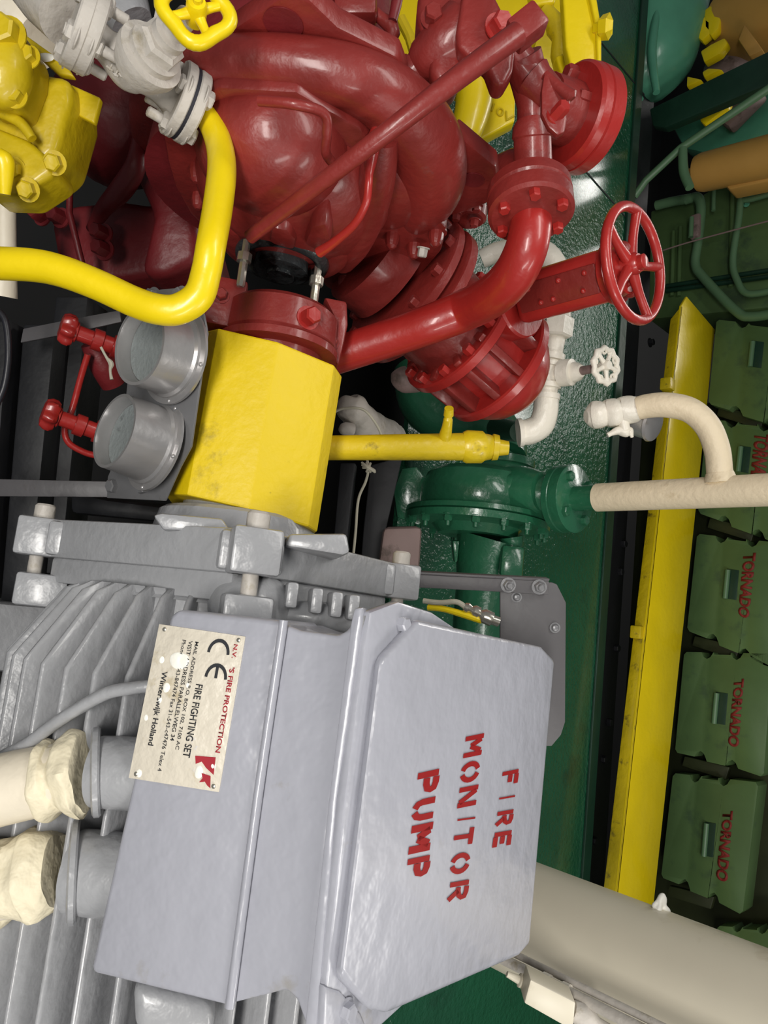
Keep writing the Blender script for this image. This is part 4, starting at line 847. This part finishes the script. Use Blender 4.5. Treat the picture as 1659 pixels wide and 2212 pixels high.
b = B(); lathe(b, fb_ - Z * .02, Z, [(0, .079), (.003, .084), (.018, .084), (.021, .080), (.024, .084), (.046, .084), (.049, .079)], 48); ob('outlet_flange', b, 'green', gp)
for i in range(4):
    f = math.radians(90 * i + 40); bolt(gp, fb_ + V((math.cos(f) * .062, math.sin(f) * .062, .029)), Z, .013, .014, 'green', name='flange_bolt')
b = B(); tube(b, [(gc + V((-.01, 0, .16)), .05), (fb_ - Z * .015, .045)], smooth=False); ob('outlet_neck', b, 'green', gp)
pb_ = fb_ + Z * .03
b = B(); cyl(b, pb_ - Z * .01, VL(pb_, 1292), .031); ob('outlet_stub', b, 'green', gp)
# suction pipework behind
ob('green_suction_pipe', tube(B(), px([(900, 790, 2.25, 50), (925, 860, 2.22, 66), (985, 900, 2.2, 70), (1050, 925, 2.14, 64), (1082, 960, 2.08, 54), (1084, 988, 2.05, 52)]), seg=36), 'green',
   label='fat dark green pipe bend between the red gate valve and the green pump', cat='pipe')
ob('green_nipple', ptube([(1075, 925, 1.95, 25), (1122, 933, 1.78, 22)], smooth=False), 'dgreen', label='short dark green nipple screwed into the cream elbow', cat='pipe')

# ================================================================== WHITE VERTICAL PIPE with bypass bend
wp = thing('white_riser_pipe', 'cream lagged vertical pipe rising from the green pump flange with a hooked branch', 'pipe', VL(pb_, 1285))
q0, q1 = VL(pb_, 1288), VL(pb_, 1659); q2 = q0 + (q1 - q0) * 1.5
b = B(); tube(b, [(q0, .030), (q0 + Z * .003, .0335), (q2, .0335)], smooth=False, seg=36); ob('riser', b, 'lagging', wp)
dj = PX(VL(pb_, 1556))[2]; print('white pipe depth', dj, PX(q0)[2])
ob('branch_bend', ptube([(1556, 1046, dj, 28), (1554, 1015, dj, 27), (1548, 968, dj, 27), (1528, 920, dj, 27), (1490, 886, dj + .01, 27), (1440, 875, dj + .03, 27), (1400, 877, dj + .05, 26), (1378, 882, dj + .06, 25)], seg=30), 'lagging', wp)
ob('weld_collar', ptube([(1556, 1040, dj, 36), (1555, 1028, dj, 31), (1554, 1020, dj, 28)], seg=24), 'lagging', wp)
e0 = dj + .07
ob('hose_valve', ptube([(1392, 882, e0, 20), (1378, 882, e0, 24), (1370, 884, e0, 30), (1345, 888, e0 + .01, 31), (1338, 890, e0 + .01, 27), (1332, 891, e0 + .01, 30), (1314, 893, e0 + .02, 30), (1306, 895, e0 + .02, 26), (1298, 896, e0 + .02, 29), (1280, 898, e0 + .03, 28), (1266, 900, e0 + .03, 14)], seg=28, k=4, lump=.003, lscale=40), 'white', wp)
ob('valve_lever', ptube([(1312, 940, e0, 5), (1335, 930, e0, 9), (1350, 933, e0, 11), (1360, 930, e0, 8), (1366, 945, e0, 3)], seg=12, lump=.002, lscale=60), 'white', wp)
b = B(); tube(b, px([(1345, 905, e0, 12), (1350, 930, e0, 12)]), smooth=False); ob('lever_stem', b, 'white', wp)
b = B(); g = P(1404, 915, e0 + .02); gn = (CU * .6 + CR * .25 - CF * .65).normalized(); lathe(b, g - gn * .03, gn, [(0, .034), (.030, .036), (.034, .040), (.040, .038), (.042, .030)], 36); ob('pressure_gauge', b, 'silver', wp, label='plain grey metal gauge body')

# ================================================================== GREY FRAME at right of the motor
gf = thing('motor_side_frame', 'dull grey angle bar and chamfered plate standing behind the top of the terminal box', 'frame', P(1150, 1400, 1.12))
b = B(); prism(b, [P(x, y, 1.12) for x, y in ((1080, 1262), (1192, 1258), (1203, 1262), (1223, 1302), (1221, 1560), (1212, 1588), (1192, 1612), (1080, 1612))], CF * .005, .0015); ob('end_plate', b, 'dsteel', gf)
b = B(); prism(b, [P(x, y, 1.11) for x, y in ((880, 1240), (1186, 1256), (1186, 1284), (880, 1268))], CF * .005, .001); prism(b, [P(x, y, 1.11) for x, y in ((880, 1240), (1186, 1256), (1188, 1250), (880, 1234))], CF * .03, .001); ob('angle_bar', b, 'dsteel', gf)
for x, y in ((1098, 1264), (1165, 1268)):
    bolt(gf, P(x, y, 1.108), -CF, .0085, .010, 'steel', stud=.008)
for x, y in ((1116, 1290), (1199, 1356)): bolt(gf, P(x, y, 1.118), -CF, .006, .006, 'steel', dome=True)
cc_ = thing('cable_connector', 'small plated screwed connector with thin cables behind the lid of the terminal box', 'connector', P(1040, 1325, 1.0))
ob('connector_body', ptube([(1003, 1310, 1.0, 9), (1010, 1313, 1.0, 12), (1018, 1316, 1.0, 8), (1024, 1319, 1.0, 13), (1034, 1324, 1.0, 13), (1036, 1325, 1.0, 9), (1044, 1330, 1.0, 16), (1062, 1338, 1.0, 16), (1064, 1339, 1.0, 11), (1078, 1344, 1.0, 11)], smooth=False, seg=14), 'brass', cc_)
ob('thin_cable', ptube([(915, 1298, 1.02, 6), (950, 1302, 1.01, 6), (985, 1300, 1.0, 6), (1005, 1311, 1.0, 6)], seg=10), 'rope', cc_)
ob('thin_cable', ptube([(925, 1312, 1.02, 7), (960, 1316, 1.01, 7), (1010, 1330, 1.0, 8), (1040, 1340, 1.0, 8)], seg=10), 'yellow' , cc_)

# ================================================================== DARK FRAMES in the pit
def beam(pts, d, th, label, mat='black', name='bedplate_beam', cat='beam'):
    b = B(); prism(b, [P(x, y, d) for x, y in pts], CF * th, .004); return ob(name, b, mat, label=label, cat=cat)
beam([(50, 700), (120, 700), (60, 1300), (0, 1300)], 1.24, .1, 'black steel beam, the farther right of two under the small red valves')
beam([(-60, 700), (20, 690), (-30, 1300), (-100, 1300)], 1.22, .1, 'black steel beam at the very left edge under the yellow pipe')
beam([(120, 640), (190, 640), (130, 1240), (60, 1240)], 1.30, .1, 'black steel beam running directly below the small red valves')
beam([(800, 1005), (870, 985), (835, 1140), (825, 1330), (770, 1330), (785, 1140)], 1.75, .12, 'wide black upright beam between yellow guard and green pump')
beam([(735, 1000), (768, 1000), (740, 1260), (712, 1260)], 1.70, .1, 'narrow black upright beam just right of the yellow guard')
b = B(); prism(b, [P(x, y, 1.72) for x, y in ((828, 1140), (912, 1138), (905, 1245), (815, 1232))], CF * .12, .012); ob('concrete_footing', b, 'pink', label='pinkish grey block at the foot of the green pump', cat='block')
b = B(); prism(b, [P(x, y, 1.2) for x, y in ((150, 1060), (230, 1078), (360, 1095), (360, 1130), (150, 1110))], CF * .2, .01); ob('motor_sole_plate', b, 'black', label='black plate in the gap between grey bracket and motor flange', cat='plate')
pl = [(882, 930), (915, 935), (960, 955), (1000, 968), (990, 1030), (925, 1035), (885, 1010)]
b = B(); prism(b, [PZ(x, y, .03) for x, y in pl], V((0, 0, -.02)), .003); ob('chequer_plate', b, 'floor', label='loose green chequer plate under the capped yellow pipe', cat='plate')
wr = thing('wrapped_pipe_end', 'dirty off white wrapped pipe end tied with string in the dark pit', 'pipe', P(765, 895, 1.5))
ob('pipe_end', ptube([(748, 860, 1.5, 10), (750, 868, 1.5, 26), (765, 890, 1.52, 34), (800, 925, 1.6, 38), (850, 950, 1.7, 34)], lump=.006, lscale=30), 'valve', wr)
ob('small_spout', ptube([(760, 930, 1.5, 16), (742, 925, 1.49, 14), (735, 922, 1.49, 8)]), 'valve', wr)
ob('tied_string', ptube([(722, 890, 1.42, 3), (745, 882, 1.42, 3), (785, 885, 1.42, 3), (812, 915, 1.43, 3), (826, 944, 1.44, 3)], seg=8), 'rope', label='loop of string round the wrapped pipe end above the capped yellow pipe', cat='string')
ob('tied_string', ptube([(790, 985, 1.44, 3), (796, 1010, 1.42, 3), (790, 1040, 1.44, 3), (774, 1080, 1.46, 3), (768, 1150, 1.46, 3), (763, 1200, 1.46, 3)], seg=8), 'rope', label='string hanging down beside the wide black upright beam', cat='string')
b = B(); 
for kx in range(9):
    a, c = random.uniform(-16, 16), random.uniform(-8, 8); tube(b, px([(796 - a, 1012 - c, 1.42, 2.6), (796, 1010, 1.41, 3.5), (796 + a, 1012 + c * 1.6, 1.42, 2.6)]), seg=8)
ob('string_knot', b, 'rope', label='knot of string below the capped yellow pipe', cat='knot')
b = B(); tube(b, px([(860, 800, 1.62, 20), (875, 822, 1.62, 26), (905, 832, 1.64, 16)]), lump=.006); ob('stained_lump', b, 'pink', gv)

# ================================================================== YELLOW MACHINE at the top
ym = thing('yellow_machine', 'bright yellow pump skid with raised frame post at the top behind the red pump', 'machine', P(1080, 150, 1.9))
def yy(pts, d, th, nm, w=.006, m='yellow'):
    b = B(); prism(b, [P(x, y, d) for x, y in pts], CF * th, w, 3); return ob(nm, b, m, ym)
yy([(800, -60), (1260, -60), (1262, 100), (1225, 160), (1000, 180), (870, 130), (800, 60)], 2.0, .1, 'skid_plate')
yy([(1000, 160), (1115, 150), (1112, 262), (1018, 312), (985, 260)], 1.95, .05, 'base_plate')
ob('round_pipe', ptube([(985, 330, 1.80, 20), (1008, 280, 1.80, 34), (1024, 215, 1.80, 40), (1020, 150, 1.80, 44), (1000, 90, 1.8, 44)]), 'yellow', ym)
yy([(1212, -60), (1268, -60), (1292, 60), (1298, 180), (1240, 175), (1222, 100)], 1.55, .03, 'frame_post')
yy([(1262, -60), (1280, -60), (1300, 60), (1300, 190), (1292, 185), (1288, 60)], 1.54, .06, 'frame_edge')
b = B(); tube(b, px([(1288, 62, 1.55, 14), (1300, 60, 1.54, 15), (1301, 60, 1.54, 24), (1316, 57, 1.53, 26), (1320, 57, 1.53, 16)]), smooth=False, seg=6); ob('frame_bolt', b, 'yellow', ym)
ob('strap', ptube([(865, 40, 1.6, 12), (885, 80, 1.6, 12), (900, 130, 1.6, 12), (892, 140, 1.62, 10)], smooth=False, seg=10), 'oyellow', ym)
b = B(); tube(b, px([(1175, 20, 1.7, 16), (1195, 45, 1.7, 20), (1205, 60, 1.7, 26), (1212, 85, 1.7, 20), (1205, 120, 1.7, 16), (1215, 150, 1.7, 18)]), smooth=False, seg=12); ob('screwed_fitting', b, 'oyellow', ym)
yy([(1140, -60), (1205, -60), (1200, 5), (1150, 12)], 1.68, .04, 'bracket'); yy([(1130, 60), (1165, 40), (1160, 90), (1135, 95)], 1.68, .04, 'bracket')
yy([(1200, 120), (1230, 110), (1235, 150), (1215, 165)], 1.66, .04, 'bracket')
q = [P(x, y, 1.949) for x, y in ((1092, 250), (1058, 236), (1070, 222), (1100, 234))]
q = [P(1060, 240, 1.948), P(1103, 268, 1.948), P(1112, 252, 1.948), P(1066, 224, 1.948)]
text('10V', q, 'oyellow', ym, -CF, lift=.0, th=.004, name='cast_letters')

# ================================================================== lower right conduits and box by the column
b1 = P(1290, 2160, 1.50)
def vline(base, xa, xb): return VL(base, xa), VL(base, xb)
for (x, y, d, r, xa, xb, lb) in ((1265, 2136, 1.44, .007, 1085, 1470, 'pale grey conduit pipe nearest the cream column'),
                                 (1265, 2162, 1.42, .0105, 1085, 1470, 'thicker pale grey conduit pipe with two clips beside the column'),
                                 ):
    bs = P(x, y, d); p0, p1 = vline(bs, xa, xb)
    t = thing('conduit_pipe', lb, 'conduit', p0); b = B(); tube(b, [(p0, r), (p1 + Z * .3, r)], smooth=False, seg=20); ob('tube', b, 'valve', t)
    if r > .01:
        for xx in (1180, 1222):
            c = VL(bs, xx); b = B(); lathe(b, c, Z, [(-.008, r + .001), (-.008, r + .004), (.008, r + .004), (.008, r + .001)], 24); ob('pipe_clip', b, 'white', t)
jb = thing('junction_box', 'small cream rectangular junction box below the conduits at the lower edge', 'junction box', P(1185, 2165, 1.42))
b = B(); prism(b, [P(x, y, 1.38) for x, y in ((1146, 2116), (1244, 2166), (1238, 2228), (1132, 2168))], CF * .05, .004); ob('box_body', b, 'column', jb)
b = B(); tube(b, px([(1146, 2128, 1.43, 11), (1138, 2124, 1.43, 14), (1122, 2117, 1.43, 14), (1120, 2116, 1.43, 9), (1095, 2104, 1.43, 6)]), smooth=False, seg=16); ob('cable_gland', b, 'column', jb)
b = B(); tube(b, px([(1236, 2182, 1.41, 20), (1252, 2190, 1.41, 26), (1268, 2196, 1.41, 24), (1290, 2212, 1.41, 14), (1330, 2235, 1.41, 12)]), smooth=False, seg=12, lump=.003); ob('cable_gland', b, 'valve', jb)
yl = thing('yellow_bar', 'yellow bar showing under the conduits at the lower edge', 'bar', P(1300, 2195, 1.6))
ob('bar', ptube([(1285, 2175, 1.62, 12), (1320, 2195, 1.62, 12), (1290, 2230, 1.62, 12)]), 'yellow', yl)
# motor lifting eye / foot below the box at the lower edge
b = B(); prism(b, [PP(x, y, A(0, 0, .285), EQ) for x, y in ((285, 2130), (460, 2170), (465, 2240), (290, 2240))], -EQ * .06, .012, 3); ob('rear_pad', b, 'grey', mot)
